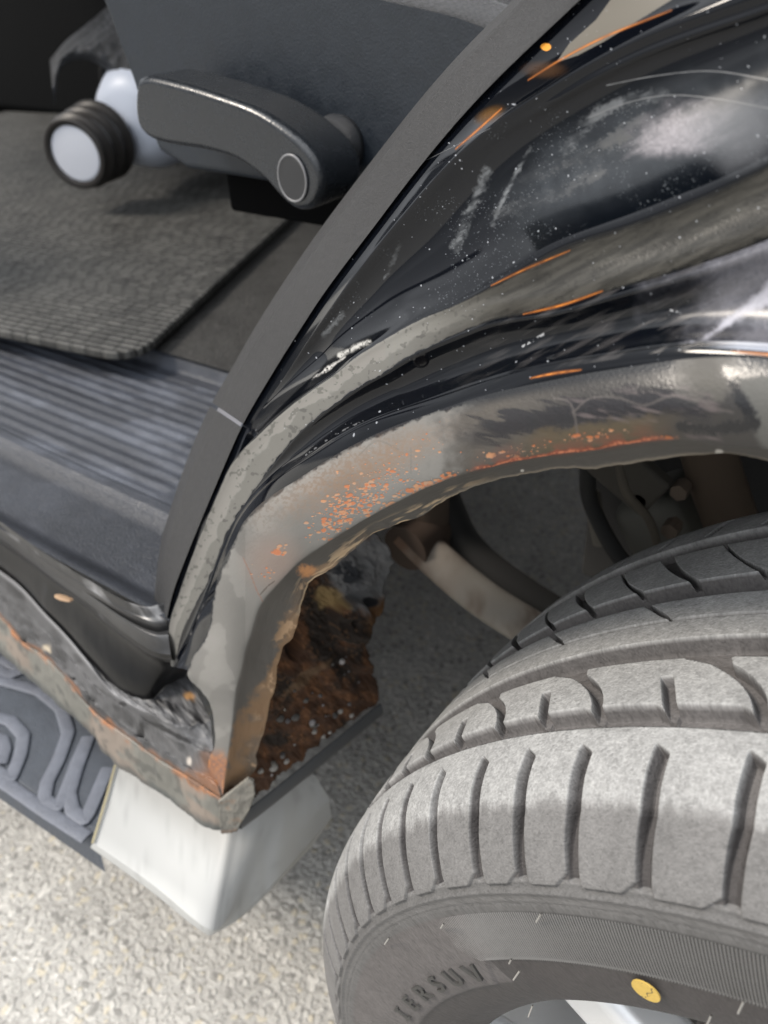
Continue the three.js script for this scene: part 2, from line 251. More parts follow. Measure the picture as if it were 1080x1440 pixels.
  for (const [p, w, k] of hair) { const d = segDist(x, y, p); if (d < w + 1) mix(c, [k, k * 1.02, k * 1.05, 0.4], (1 - ss(w * 0.4, w, d)) * (w > 1.5 ? 0.8 * ss(0.45, 0.6, n3) : 0.4 + 0.7 * n2)); }
  for (const [p, w0] of amberGlints) { const s = (x - p[0][0]) / (p[p.length - 1][0] - p[0][0]); if (s < 0 || s > 1) continue; const w = 0.25 + w0 * 0.62 * Math.pow(Math.sin(s * 3.1), 0.9), d = segDist(x, y, p); if (d < w + 2) { mix(c, [0.16, 0.05, 0.012, 0.35], 0.7 * (1 - ss(w * 0.5, w + 2, d))); mix(c, orange.concat(0.35), (1 - ss(w * 0.1, w, d)) * clamp(0.35 + 1.1 * (vn(s * 11 + p[0][0], 3) - 0.15)) * ss(0.2, 0.42, n3 + 0.15)); } }
  { const s = specksA(x, y); if (s > 0) mix(c, [0.4, 0.42, 0.45, 0.5], s * 0.6); }
  return [c[0], c[1], c[2], c[3], h];
}
const rustDots = (list) => { const cell = {}, S = 12; for (const [cx, cy, rx, ry, an, n, rm] of list) for (let i = 0; i < n; i++) { const g1 = (rnd() + rnd() + rnd() - 1.5) * 1.1, g2 = (rnd() + rnd() + rnd() - 1.5) * 1.1, x = cx + g1 * rx * Math.cos(an) - g2 * ry * Math.sin(an), y = cy + g1 * rx * Math.sin(an) + g2 * ry * Math.cos(an), r = 0.6 + rm * rnd() ** 2.5, o = [x, y, r, 1 + 1.2 * rnd(), rnd()]; for (let a = -1; a <= 1; a++) for (let b = -1; b <= 1; b++) (cell[(Math.floor(x / S) + a) + ',' + (Math.floor(y / S) + b)] ??= []).push(o); } return (x, y, j) => { const c = cell[Math.floor(x / S) + ',' + Math.floor(y / S)]; let m = 0, k = 0; if (c) for (const [sx, sy, r, el, q] of c) { const d = Math.hypot((x - sx) / el, y - sy) + j * r; if (d < r) { const w = 1 - ss(r * 0.6, r, d); if (w > m) { m = w; k = q; } } } return [m, k]; }; };
const flecks = rustDots([[492, 712, 58, 26, -0.5, 300, 2.2], [470, 735, 40, 14, -0.5, 60, 2.8], [540, 690, 50, 22, -0.45, 90, 2.0], [600, 682, 40, 6, -0.35, 60, 3.6], [396, 770, 6, 12, 0.4, 14, 4.2], [372, 805, 14, 10, 0, 14, 1.6], [640, 668, 30, 8, -0.3, 24, 2.4], [720, 638, 50, 10, -0.2, 40, 1.8], [830, 614, 44, 6, -0.1, 26, 2.6], [940, 616, 22, 3, 0.05, 8, 5], [700, 640, 8, 6, 0, 3, 4], [560, 650, 70, 30, -0.4, 60, 1.4]]);
const rubbed = [pairs(1022, 520, 1040, 560, 1062, 594), pairs(1030, 525, 1090, 520), pairs(1062, 598, 1000, 604, 960, 600)];
const tide = [pairs(780, 560, 800, 565, 808, 585, 812, 610), pairs(806, 580, 830, 560, 870, 560, 905, 570, 940, 558, 975, 556, 1000, 572, 1030, 580)].map(smooth);
const cracks = [[smooth(pairs(342, 784, 352, 806, 362, 832, 372, 850)), [0.16, 0.07, 0.045, 0.8]], [smooth(pairs(366, 836, 374, 827, 386, 817)), [0.03, 0.015, 0.01, 0.8]], [pairs(578, 630, 578, 665), [0.09, 0.085, 0.08, 0.7]], [smooth(pairs(505, 640, 530, 620, 560, 632)), [0.09, 0.08, 0.07, 0.7]]];
function paintB(x, y, t, a) {
  const n1 = fbm(x / 60 + 7, y / 60), n2 = fbm(x / 14 + 80, y / 14 + 5), n3 = fbm(x / 3.2, y / 3.2 + 61, 3), br = fbm((x + y * 0.5) / 40, (y - x * 0.25) / 6, 4);
  const c = [0.007, 0.0075, 0.009, 0.25]; let h = 0.45 + 0.15 * n3;
  if (t <= 1.06) {
    const left = 1 - ss(600, 690, x + 60 * (n2 - 0.5)), edge = ss(0.01, 0.05, t + 0.03 * (n3 - 0.5) + 0.10 * (n2 - 0.5));
    const gran = (1 - ss(0.1, 0.45, t + 0.3 * (n2 - 0.5))) * ss(330, 380, x) * (1 - ss(450, 620, x));
    let k = 0.113 + 0.05 * (n1 - 0.5); k *= 1 - 0.3 * gran * ss(0.5, 0.6, n3); k += 0.05 * gran;
    if (x < 345) k += 0.04 * ss(345, 300, x) + 0.03 * (ss(0.48, 0.52, n1) - 0.5);
    mix(c, [k, k * 0.975, k * 0.91, 0.72], edge * left); h += 0.2 * edge * left;
    // right part: thin brown film, black rubbed patches, a bare grey corner
    const right = 1 - left;
    if (right > 0) {
      mix(c, [0.05, 0.043, 0.035, 0.5], right * ss(0.03, 0.2, t) * (1 - ss(640, 860, x) * 0.7) * ss(0.2, 0.55, n2 + 0.2));
      mix(c, [0.012, 0.011, 0.012, 0.2], right * 0.93 * ss(630, 690, x + 70 * (br - 0.5)) * ss(0.26, 0.34, t + 0.35 * (br - 0.5)) * (1 - ss(0.60, 0.70, t + 0.4 * (br - 0.5))) * (1 - ss(985, 1010, x)));
      mix(c, [0.075, 0.06, 0.06, 0.4], right * 0.8 * ss(0.5, 0.7, br) * ss(0.2, 0.4, t) * ss(760, 800, x) * (1 - ss(1000, 1020, x)));
      mix(c, [0.05, 0.036, 0.017, 0.45], right * 0.85 * ss(700, 780, x) * (1 - ss(880, 980, x)) * ss(0.6, 0.72, t + 0.2 * (n2 - 0.5)));
      mix(c, [0.05, 0.047, 0.04, 0.6], 0.9 * ss(940, 985, x + 40 * (n2 - 0.5)) * (1 - ss(1005, 1050, x + 30 * (n2 - 0.5))) * (1 - ss(0.35, 0.6, t + 0.3 * (n2 - 0.5))));
      mix(c, [0.06, 0.06, 0.055, 0.6], ss(1040, 1052, x - (y - 560) * 0.35 + 10 * (n2 - 0.5)) * ss(0.1, 0.2, t));
      for (const p of rubbed) { const d = segDist(x, y, p); mix(c, [0.004, 0.004, 0.005, 0.25], 0.95 * (1 - ss(4, 12, d + 12 * (n3 - 0.5) + 8 * (n2 - 0.5)))); }
      for (const p of tide) { const d = segDist(x, y, p); mix(c, [0.07, 0.06, 0.056, 0.5], 0.5 * (1 - ss(0.5, 3.0, d + 2 * (n3 - 0.5)))); }
    }
    // rusty haze and flecks coming through
    { const d = Math.hypot((x - 500 + (y - 665) * 0.9) / 95, (y - 665 + (x - 500) * 0.35) / 42); mix(c, [0.15, 0.092, 0.055, 0.75], 0.7 * (1 - ss(0.1, 1.2, d + 0.4 * (n2 - 0.5))) * clamp(0.4 + 1.6 * (n3 - 0.25))); }
    mix(c, [0.2, 0.13, 0.10, 0.75], 0.4 * (1 - ss(10, 60, Math.hypot(x - 385, y - 790))));
    { const [m, q] = flecks(x, y, 0.9 * (n3 - 0.5)); if (m > 0) { mix(c, q < 0.4 ? [0.33, 0.10, 0.03, 0.8] : q < 0.8 ? [0.34, 0.16, 0.075, 0.8] : [0.3, 0.17, 0.1, 0.8], m * 0.8); h += 0.3 * m; } }
    // cracks
    for (const [p, k] of cracks) { const d = segDist(x, y, p) + 2.5 * (n3 - 0.5); mix(c, k, 0.55 * (1 - ss(0.3, 1.6, d))); }
    { const d = Math.hypot((x - 305) / 34, (y - 1092) / 40); mix(c, [0.2 + 0.25 * (n3 - 0.4), 0.08 + 0.1 * (n3 - 0.4), 0.035, 0.45], (1 - ss(0.4, 1.1, d + 0.35 * (n2 - 0.5))) * (0.7 + 0.5 * n3)); }
  }
  // the folded-under lip: bare, dark and flaking, rust brown towards the sill
  const fold = ss(0.97, 1.03, t + 0.05 * (n2 - 0.5));
  if (fold > 0) {
    const low = 1 - ss(0.36, 0.62, a), r2 = ss(0.55, 0.85, t - 1 + 0.7 * (n2 - 0.5) + 0.3 * (n1 - 0.5) + 0.75 * low * ss(930, 1060, y));
    const k = [lerp(0.055, 0.15, r2 * low), lerp(0.051, 0.088, r2 * low), lerp(0.045, 0.042, r2 * low), 0.7]; mix(k, [0.06, 0.055, 0.048, 0.7], 0.7 * ss(0.5, 0.7, n1 + 0.3 * (n2 - 0.5)));
    const b2 = fbm(a * 26 + 3, t * 7, 4), flake = ss(0.5, 0.68, b2) * ss(1.3, 1.8, t); mix(k, [0.36, 0.27, 0.17, 0.7], flake * (1 - ss(600, 720, x)) * ss(400, 440, x));
    mix(k, [0.42, 0.2, 0.08, 0.8], (1 - ss(4, 18, Math.hypot(x - 432, (y - 803) * 1.4) + 12 * (n3 - 0.5))));
    mix(k, [0.36, 0.24, 0.14, 0.8], low * ss(0.5, 0.66, n2) * ss(1.5, 1.85, t) * 0.7);
    mix(k, [0.2, 0.17, 0.13, 0.6], ss(1.8, 1.95, t) * 0.7 * ss(600, 650, x));
    mix(c, k, fold); h = lerp(h, 0.3 + 0.7 * b2, fold);
  }
  // red rust line along the fold
  if (x > 650 && x < 985) { const d = Math.abs(t - 1 + 0.10 * (n2 - 0.5) + 0.05 * (n1 - 0.5)), w = ss(655, 690, x) * (1 - ss(880, 960, x)); mix(c, [0.24, 0.06, 0.028, 0.7], w * (1 - ss(0.01, 0.06, d))); mix(c, [0.55, 0.19, 0.09, 0.7], w * (1 - ss(0.005, 0.03, d)) * ss(0.4, 0.55, n3)); mix(c, [0.11, 0.03, 0.016, 0.6], 0.4 * w * (1 - ss(0.05, 0.3, d)) * ss(0.3, 0.65, n2)); h += 0.3 * w * (1 - ss(0.01, 0.05, d)); }
  for (const [px, py, r] of [[1011, 636, 7], [1056, 646, 7], [735, 662, 3]]) mix(c, [0.5, 0.48, 0.44, 0.6], 0.9 * (1 - ss(r * 0.5, r, Math.hypot(x - px, (y - py) * 1.3) + 3 * (n3 - 0.5))));
  return [c[0], c[1], c[2], c[3], h];
}
const body = group('body_panel', car); tag(body, 'black painted body side with dried mud film and rusted arch edge');
{
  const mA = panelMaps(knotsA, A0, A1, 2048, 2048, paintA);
  const dips = [(s) => -0.003 * 4 * s * (1 - s), (s) => -0.010 * 4 * s * (1 - s), (s) => -0.006 * 4 * s * (1 - s), (s, a) => -0.007 * 4 * s * (1 - s), 0.001];
  const gs = (t, c, w) => Math.exp(-(((t - c) / w) ** 2)), far = (a, lo, hi) => ss(lo, hi, a / deg);
  const bead = (t, a) => 0.0005 * gs(t, 1.99, 0.04) * far(a, 57, 68) + 0.0005 * gs(t, 2.96, 0.08) * far(a, 55, 66) + 0.0012 * gs(t, 0.95, 0.09) * far(a, 58, 70) + 0.0009 * gs(t, 1.09, 0.03) * far(a, 62, 74) + 0.0013 * gs(t, 3.96, 0.09) * far(a, 50, 62);
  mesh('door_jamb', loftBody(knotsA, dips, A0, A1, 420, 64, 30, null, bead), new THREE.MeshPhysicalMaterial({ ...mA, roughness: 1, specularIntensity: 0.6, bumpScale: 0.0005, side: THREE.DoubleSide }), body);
  const mB = panelMaps(knotsB, B0, B1, 2048, 1024, paintB);
  const jig = (a, t, r, z) => { const k = 1 - ss(0.9, 1.3, a), e = ss(1.2, 2, t); return [r + e * k * 8 * (fbm(a * 34, 3, 5) - 0.5) + e * (1 - k) * 3 * (fbm(a * 22, 8, 3) - 0.5), z + 0.0012 * (fbm(a * 40, t * 7, 3) - 0.5) * e]; };
  const kB = [...knotsB, [(a) => R_L(a) + 10, (a) => Z_L(a) - 0.012]];
  const g = loftBody(kB, [0.003, -0.002, 0], B0, B1, 700, 26, 4, jig), uv = g.attributes.uv;
  for (let i = 0; i < uv.count; i++) uv.setY(i, Math.min(0.998, uv.getY(i) * 1.5));
  mesh('wheel_arch', g, std({ ...mB, roughness: 1, bumpScale: 0.0005, side: THREE.DoubleSide }), body);
}

// ---- door opening trim: two moulded strips that meet at a joint
{
  const m = plastic(0.034, 0.0338, 0.0345, 0.45, 0.0006, 1600);
  const strip = (a0, a1, n) => loftBody([[(a) => R_TL(a) + 12, (a) => Z_TL(a) - 0.05], [(a) => R_TL(a) + 2, (a) => Z_TL(a) - 0.002], [(a) => R_TL(a) - 2, Z_TL], [R_T, (a) => Z_T(a) + 0.004], [(a) => R_T(a) - 1, (a) => Z_T(a) - 0.008]], [0, 0, 0, 0.0045, 0], a0, a1, n, 16, 5);
  const metric = (g) => { const p = g.attributes.position, uv = g.attributes.uv; for (let i = 0; i < uv.count; i++) uv.setXY(i, p.getX(i) + p.getY(i), p.getZ(i) * 2 + p.getX(i)); return g; };
  const t = group('door_trim', car);
  mesh('upper_trim', metric(strip(34.45 * deg, 97 * deg, 200)), m, t);
  mesh('lower_trim', metric(strip(16 * deg, 34.1 * deg, 80)), m, t);
  const j = loftBody([[(a) => R_TL(a) + 1, (a) => Z_TL(a) - 0.003], [(a) => R_TL(a) - 2, (a) => Z_TL(a) - 0.0006], [(a) => R_T(a) + 2, (a) => Z_T(a) + 0.0034]], [0, 0.0015], 34.13 * deg, 34.42 * deg, 4, 10, 0);
  mesh('trim_joint', j, std({ color: lin(0.15, 0.15, 0.165), roughness: 0.4, side: THREE.DoubleSide }), t);  // pale strip standing for the highlight in the joint gap
}

// ---- sill: lofted along the car between measured lines, each at its own height
const sill = group('sill', car); tag(sill, 'rusted black sill with bent outer flange');
{
  const S = (y, ...n) => { const p = pairs(...n), [ax, ay] = p[0]; p.unshift([ax - 0.45 * (ax + 1200), ay - 0.45 * (ay - 100)], [ax - 0.22 * (ax + 1200), ay - 0.22 * (ay - 100)]); return [sampler(p), y]; };   // carried on towards the front of the car
  const rows = [
    S(0.53, -120, 662, 0, 737, 60, 780, 126, 821, 183, 852, 212, 856, 230, 848),
    S(0.528, -120, 670, 0, 745, 60, 788, 126, 830, 183, 864, 218, 876, 236, 872),
    S(0.512, -120, 680, 0, 757, 72, 812, 126, 850, 176, 891, 218, 917, 240, 921),
    S(0.49, -120, 700, 0, 778, 66, 826, 120, 870, 170, 915, 215, 945, 250, 948),
    S(0.446, -120, 724, 0, 800, 31, 824, 63, 860, 94, 892, 126, 930, 157, 962, 190, 981, 212, 984, 232, 966, 264, 950),
    S(0.445, -120, 733, 0, 810, 31, 833, 63, 869, 94, 901, 126, 940, 157, 974, 190, 994, 216, 1006, 250, 1020, 296, 1012),
    S(0.432, -120, 742, 0, 822, 31, 850, 63, 884, 94, 918, 126, 955, 155, 982, 200, 1010, 245, 1040, 300, 1058),
    S(0.397, -120, 788, 0, 866, 31, 901, 60, 920, 88, 948, 113, 980, 138, 1005, 176, 1033, 220, 1065, 271, 1096, 311, 1123),
    S(0.3965, -120, 791, 0, 869, 31, 904, 60, 924, 88, 952, 113, 984, 138, 1009, 176, 1037, 220, 1069, 271, 1100, 311, 1126),
    S(0.355, -120, 845, 0, 917, 31, 945, 63, 973, 94, 1002, 135, 1039, 143, 1055, 167, 1077, 201, 1099, 252, 1134, 293, 1164, 314, 1168),
  ];
  const build = (r0, r1, per, nu, bump) => { const nb = r1 - r0; at = []; return gridGeo(nu, nb * per, (u, v, i, j) => { const b = Math.min(nb - 1, Math.floor(j / per)), s = j / per - b, [fa, ya] = rows[r0 + b], [fb, yb] = rows[r0 + b + 1], [ax, ay] = fa(u), [bx, by] = fb(u); const p = onY(lerp(ax, bx, s), lerp(ay, by, s), lerp(ya, yb, s)); if (bump) bump(p, (u - 0.495) / 0.505, b + s); at.push([lerp(ax, bx, s), lerp(ay, by, s)]); return p; }); };
  let at = [];
  const colour = (g, f) => { const nu = g.userData.nu; return paint(g, f); };
  // moulding along the opening and the glossy black step below it
  const black = (x, y, z) => { const n = fbm(x * 60, z * 60 + y * 40), d = fbm(x * 14 + 3, y * 14 + z * 9), k = 0.004 + 0.04 * ss(0.55, 0.75, n) * ss(0.45, 0.7, d); return [k, k, k * 1.05]; };
  const mg = build(0, 2, 30, 400, (p, u, t) => { p.y += 0.006 * Math.exp(-(((t - 0.35) / 0.22) ** 2)) - 0.007 * Math.exp(-(((t - 1.1) / 0.12) ** 2)) + 0.004 * Math.exp(-(((t - 1.6) / 0.2) ** 2)); }), mpx = at;
  mesh('sill_moulding', paint(mg, (x, y, z, i) => { const [px, py] = mpx[i], t = Math.floor(i / 401) / 30, n = fbm((px * 0.82 + py * 0.57) / 46, (py * 0.82 - px * 0.57) / 7 + 5), m = fbm(px / 7, py / 7); let k = 0.012 + 0.16 * ss(0.42, 0.7, n) * (0.5 + m) * (1 - ss(0.75, 1.0, t)) + 0.01 * m; k += 0.03 * Math.exp(-(((t - 1.6) / 0.25) ** 2)) * n; return [k, k, k * 1.02]; }), std({ vertexColors: true, roughness: 0.33, side: THREE.DoubleSide }), sill);
  mesh('sill_step', paint(build(2, 4, 18, 340, (p, u, t) => { const s = ss(0.2, 0.9, t) * (1 - ss(1.2, 1.9, t)); p.z -= 0.012 * s; p.y += 0.0015 * (fbm(p.x * 60, t * 4) - 0.5); }), black), new THREE.MeshPhysicalMaterial({ vertexColors: true, roughness: 0.3, specularIntensity: 0.5, side: THREE.DoubleSide }), sill);
  const slots = [[127, 984, 3, 8, 0.5], [173, 990, 6, 4, 0], [196, 1026, 6, 11, 0.3], [234, 992, 20, 6, 0.45], [246, 996, 4, 5, 0], [272, 1018, 6, 11, 0.6], [278, 1012, 9, 3, 0.6], [30, 900, 6, 10, 0.8], [62, 930, 8, 6, 0.8], [100, 952, 4, 5, 0], [240, 1030, 46, 3.5, 0.48], [180, 1048, 26, 3, 0.55]];
  const metal = (x, y) => {
    const n = fbm(x / 16, y / 16), m = fbm(x / 5, y / 5 + 9, 3), w = fbm(x / 40 + 3, y / 40), low = fbm((x * 0.8 + y * 0.6) / 26, (y * 0.8 - x * 0.6) / 6); let k = lerp(0.035, 0.095, ss(0.3, 0.65, 0.35 * n + 0.65 * low)) * (0.8 + 0.4 * m); k *= 0.75 + 0.6 * w * ss(20, 130, x);
    const c = [k, k, k * 1.03];
    for (const [sx, sy, rx, ry, an] of slots) { const dx = x - sx, dy = y - sy, co = Math.cos(an), si = Math.sin(an), d = Math.hypot((dx * co + dy * si) / rx, (dy * co - dx * si) / ry); mix(c, [0.006, 0.006, 0.007], 0.92 * (1 - ss(0.7, 1.15, d + 0.5 * (m - 0.5)))); }
    mix(c, [0.5, 0.45, 0.4], 1 - ss(2, 5, Math.hypot(x - 265, y - 1067) + 3 * (m - 0.5))); mix(c, [0.45, 0.38, 0.28], 0.8 * (1 - ss(3, 9, Math.hypot(x - 66, y - 912) + 6 * (m - 0.5)))); mix(c, [0.3, 0.16, 0.06], 1 - ss(3, 7, Math.hypot((x - 266) * 0.7, y - 978) + 4 * (m - 0.5)));
    mix(c, [0.2, 0.085, 0.035], 0.8 * (1 - ss(10, 46, Math.hypot(x - 302, y - 1095) + 26 * (n - 0.5))));
    return c;
  };
  const dent = (x, y) => { let h = 0; for (const [sx, sy, rx, ry, an] of slots) { const dx = x - sx, dy = y - sy, co = Math.cos(an), si = Math.sin(an); h -= 0.004 * (1 - ss(0.6, 1.2, Math.hypot((dx * co + dy * si) / rx, (dy * co - dx * si) / ry))); } return h; };
  const fm = std({ vertexColors: true, roughness: 0.5, side: THREE.DoubleSide });
  const lipG = build(4, 6, 14, 700, (p, u, t) => { const s = ss(0, 0.6, t) * (1 - ss(1.2, 2, t)); p.y += 0.004 * s * (1 - ss(0.66, 0.74, u)) + ss(0.7, 0.8, u) * 0.004 * (fbm(u * 60, t * 4, 3) - 0.5) * (t < 1.9 ? 1 : 0); });
  { const px = at; mesh('seal_lip', paint(lipG, (x, y, z, i) => { const c = metal(...px[i]); const t = Math.floor(i / 701) / 14; mix(c, [0.20, 0.20, 0.205], 0.75 * (1 - ss(0.1, 0.45, Math.abs(t - 0.9))) * (1 - ss(195, 215, px[i][0]))); return c; }), fm, sill); }  // ridge of the lip painted lighter, as a highlight
  const flG = build(6, 7, 44, 760, (p, u, t) => { const k = ss(0, 0.15, t) * (1 - ss(0.85, 1, t)); p.z += 0.004 * (fbm(u * 30, t * 3, 3) - 0.5) * k; p.y += k * (0.004 * Math.sin(t * 6.3 * 1.5) * ss(0.35, 0.55, u) + 0.003 * (fbm(u * 60 + 9, t * 5, 3) - 0.5)); });
  { const px = at, p = flG.attributes.position; for (let i = 0; i < p.count; i++) p.setY(i, p.getY(i) + dent(...px[i])); flG.computeVertexNormals(); mesh('inner_flange', paint(flG, (x, y, z, i) => { const c = metal(...px[i]), t = Math.floor(i / 761) / 44; mix(c, [0.2, 0.09, 0.04], 0.8 * ss(0.86, 0.98, t + 0.25 * (fbm(px[i][0] / 12, 4) - 0.5))); mix(c, [0.02, 0.015, 0.012], ss(0.965, 0.985, t)); return c; }), fm, sill); }
  mesh('outer_flange', paint(build(7, 9, 22, 520, (p, u, t) => { p.z += (t > 1 ? 1 : 0.4) * 0.004 * (fbm(u * 30, t * 1.4, 3) - 0.5); }), (x, y, z) => {
    const n = fbm(x * 24, y * 40), m = fbm(x * 90 + 4, y * 90, 4), rustTop = ss(0.391, 0.397, y + 0.014 * (n - 0.5)), k = 0.15 + 0.10 * (n - 0.5);
    const c = [k, k * 0.98, k * 0.86]; mix(c, [0.24, 0.17, 0.13], 0.45 * ss(0.5, 0.62, n)); mix(c, [0.26, 0.11, 0.045], rustTop * ss(0.35, 0.6, m)); mix(c, [0.05, 0.055, 0.055], 0.75 * (1 - ss(0.357, 0.366, y + 0.012 * (m - 0.5)))); mix(c, [0.06, 0.06, 0.055], 0.6 * ss(0.6, 0.68, m)); return c;
  }), std({ vertexColors: true, roughness: 0.7, side: THREE.DoubleSide }), sill);
  // folded tab round the rear corner
  const tab = pairs(309, 1122, 350, 1090, 358, 1094, 360, 1112, 352, 1134, 334, 1164, 312, 1168), q0 = onY(310, 1122, 0.403), q1 = onY(356, 1112, 0.415), q2 = onY(312, 1167, 0.362), nrm = V3().crossVectors(V3().subVectors(q1, q0), V3().subVectors(q2, q0)).normalize();
  const onPl = (x, y) => { const d = sight(x, y); return d.multiplyScalar(V3().subVectors(q0, EYE).dot(nrm) / d.dot(nrm)).add(EYE); };
  if (nrm.dot(V3(1, 0, 1)) < 0) nrm.negate();
  mesh('corner_tab', paint(sheet(60, 80, (u, v) => { const x = lerp(305, 364, u), y = lerp(1086, 1172, v); return onPl(x, y).addScaledVector(nrm, 0.002 * fbm(x / 8, y / 8) + 0.002); }, (u, v) => inside(lerp(305, 364, u), lerp(1086, 1172, v), tab), 0.0022, nrm.clone().negate()), (x, y, z) => { const n = fbm(x * 160, y * 160 + z * 90), k = 0.17 + 0.1 * (n - 0.5); const c = [k, k * 0.95, k * 0.82]; mix(c, [0.06, 0.065, 0.065], ss(0.45, 0.6, n) * (1 - ss(0.36, 0.385, y))); mix(c, [0.2, 0.12, 0.07], 0.4 * ss(0.55, 0.66, n)); return c; }), std({ vertexColors: true, roughness: 0.7 }), sill);
  // small lumps and a patch of old glue on the black step
  const gl = new THREE.IcosahedronGeometry(1, 4); { const p = gl.attributes.position; for (let i = 0; i < p.count; i++) { const k = 0.7 + 0.6 * fbm(p.getX(i) * 1.5 + 9, p.getY(i) * 1.5 + p.getZ(i)); p.setXYZ(i, p.getX(i) * k * k * 0.0085, p.getY(i) * k * 0.0012, p.getZ(i) * k * 0.003); } gl.computeVertexNormals(); }
  const gp = onY(89, 841, 0.486); const gm = mesh('glue_patch', gl, std({ color: lin(0.36, 0.24, 0.15), roughness: 0.8 }), sill); gm.position.copy(gp); gm.rotation.y = 0.2;
}

// ---- the rusted-out end of the sill seen through the torn arch
const rustIn = group('rusted_sill_end', car); tag(rustIn, 'rust eaten inner sill end behind the torn arch');
{
  const edge = pairs(318, 1128, 330, 1040, 345, 950, 375, 870, 430, 780, 500, 748, 528, 752, 546, 770, 551, 790, 549, 812, 541, 840, 540, 862, 527, 880, 516, 905, 520, 925, 528, 945, 530, 965, 531, 984, 500, 1008, 440, 1056, 362, 1116, 335, 1135);
  const q0 = onY(362, 1116, 0.375), q1 = onY(531, 984, 0.375), q2 = onX(546, 770, q1.x + 0.01), n = V3().crossVectors(V3().subVectors(q1, q0), V3().subVectors(q2, q0)).normalize(); if (n.x < 0) n.negate();
  const onP = (x, y, off = 0) => { const d = sight(x, y); return d.multiplyScalar((V3().subVectors(q0, EYE).dot(n)) / d.dot(n)).add(EYE).addScaledVector(n, off); };
  const NU = 200, NV = 300, px = (u) => lerp(312, 560, u), py = (v) => lerp(742, 1140, v);
  const hgt = (x, y) => 0.012 * (fbm(x / 34, y / 34, 4) - 0.5) + 0.0022 * (fbm(x / 9, y / 9, 3) - 0.5) - 0.02 * (1 - ss(0.5, 1.1, Math.hypot((x - 414) / 11, (y - 905) / 24))) + 0.008 * (1 - ss(18, 26, Math.abs(Math.hypot(x - 490, (y - 870) * 0.8) - 14) * 2));
  const g = sheet(NU, NV, (u, v) => onP(px(u), py(v), hgt(px(u), py(v))), (u, v) => inside(px(u) + 10 * (fbm(u * 40, v * 40, 3) - 0.5), py(v) + 10 * (fbm(u * 40 + 50, v * 40, 3) - 0.5), edge), 0.002, n.clone().negate());
  const W = NU + 1; paint(g, (X, Y, Z, i) => {
    const k = i % (W * (NV + 1)), x = px((k % W) / NU), y = py(Math.floor(k / W) / NV), a = fbm(x / 40 + 5, y / 40), b = fbm(x / 11, y / 11), s = fbm(x / 3.5, y / 3.5, 3);
    const c = [0.06, 0.027, 0.013]; mix(c, [0.155, 0.066, 0.026], 0.85 * ss(0.4, 0.72, 0.6 * b + 0.4 * a)); mix(c, [0.022, 0.015, 0.011], ss(0.5, 0.68, a)); mix(c, [0.30, 0.15, 0.065], 0.35 * ss(0.55, 0.75, s) * ss(0.4, 0.55, b));
    mix(c, [0.17, 0.08, 0.026], 0.8 * (1 - ss(0.5, 1.1, Math.hypot((x - 530) / 30, (y - 870) / 40) + 0.5 * (b - 0.5))));
    mix(c, [0.21, 0.215, 0.22], 0.92 * (1 - ss(0.7, 1.05, Math.hypot((x - 510) / 58, (y - 800) / 58) + 0.35 * (b - 0.5)))); mix(c, [0.035, 0.038, 0.045], ss(0.5, 0.58, b) * (1 - ss(0.4, 0.9, Math.hypot((x - 488) / 34, (y - 805) / 30))));
    mix(c, [0.33, 0.23, 0.10], 0.85 * (1 - ss(0.6, 1.0, Math.hypot((x - 462) / 22, (y - 840) / 20) + 0.8 * (b - 0.5)))); mix(c, [0.012, 0.013, 0.017], 1 - ss(0.7, 1.1, Math.hypot((x - 519) / 14, (y - 846) / 8) + 0.4 * (b - 0.5)));
    mix(c, [0.16, 0.10, 0.055], 0.8 * (1 - ss(0.6, 1, Math.abs((x - 430) * 0.6 + (y - 955) * 0.8) / 14 + Math.abs((x - 430) * 0.8 - (y - 955) * 0.6) / 60 + 0.5 * (b - 0.5))));
    mix(c, [0.004, 0.005, 0.007], 1 - ss(0.8, 1.05, Math.hypot((x - 413) / 9, (y - 905) / 22) + 0.2 * (s - 0.5)));
    return c;
  });
  mesh('rusty_plate', g, std({ vertexColors: true, roughness: 0.85 }), rustIn);
  // lower edge, still black
  const low = [onP(332, 1150, 0.003), onP(362, 1128, 0.003), onP(440, 1066, 0.003), onP(532, 991, 0.003)].map((p) => V3(p.x, p.y - 0.003, p.z));
  mesh('lower_edge', bar(low, 0.0025, 0.0075, V3(0, 1, 0), 12, 30), std({ color: lin(0.085, 0.088, 0.092), roughness: 0.55, side: THREE.DoubleSide }), rustIn);
  // grit caught in the rust, too small and many to count
  const bits = []; for (let i = 0; i < 34; i++) {
    const s = rnd(), t = rnd() ** 1.3, x = lerp(372, 522, s) + 14 * (rnd() - 0.5), y = lerp(1098, 980, s) - t * 90, r = lerp(0.0008, 0.003, rnd() ** 2.2); if (!inside(x + 8, y + 8, edge)) continue;
    const q = new THREE.IcosahedronGeometry(r, 1), p = q.attributes.position; for (let k = 0; k < p.count; k++) { const f = 0.7 + 0.6 * fbm(p.getX(k) * 700 + i, p.getY(k) * 700 + p.getZ(k) * 300); p.setXYZ(k, p.getX(k) * f, p.getY(k) * f, p.getZ(k) * f); } q.computeVertexNormals();
    const c = onP(x, y, hgt(x, y) + r * 0.5); q.translate(c.x, c.y, c.z); const w = rnd() < 0.25 ? 0.3 + 0.2 * rnd() : 0.05 + 0.12 * rnd(), wm = 0.85 + 0.15 * rnd(); paint(q, () => [w, w * 0.96, w * wm]); bits.push(q);
  }
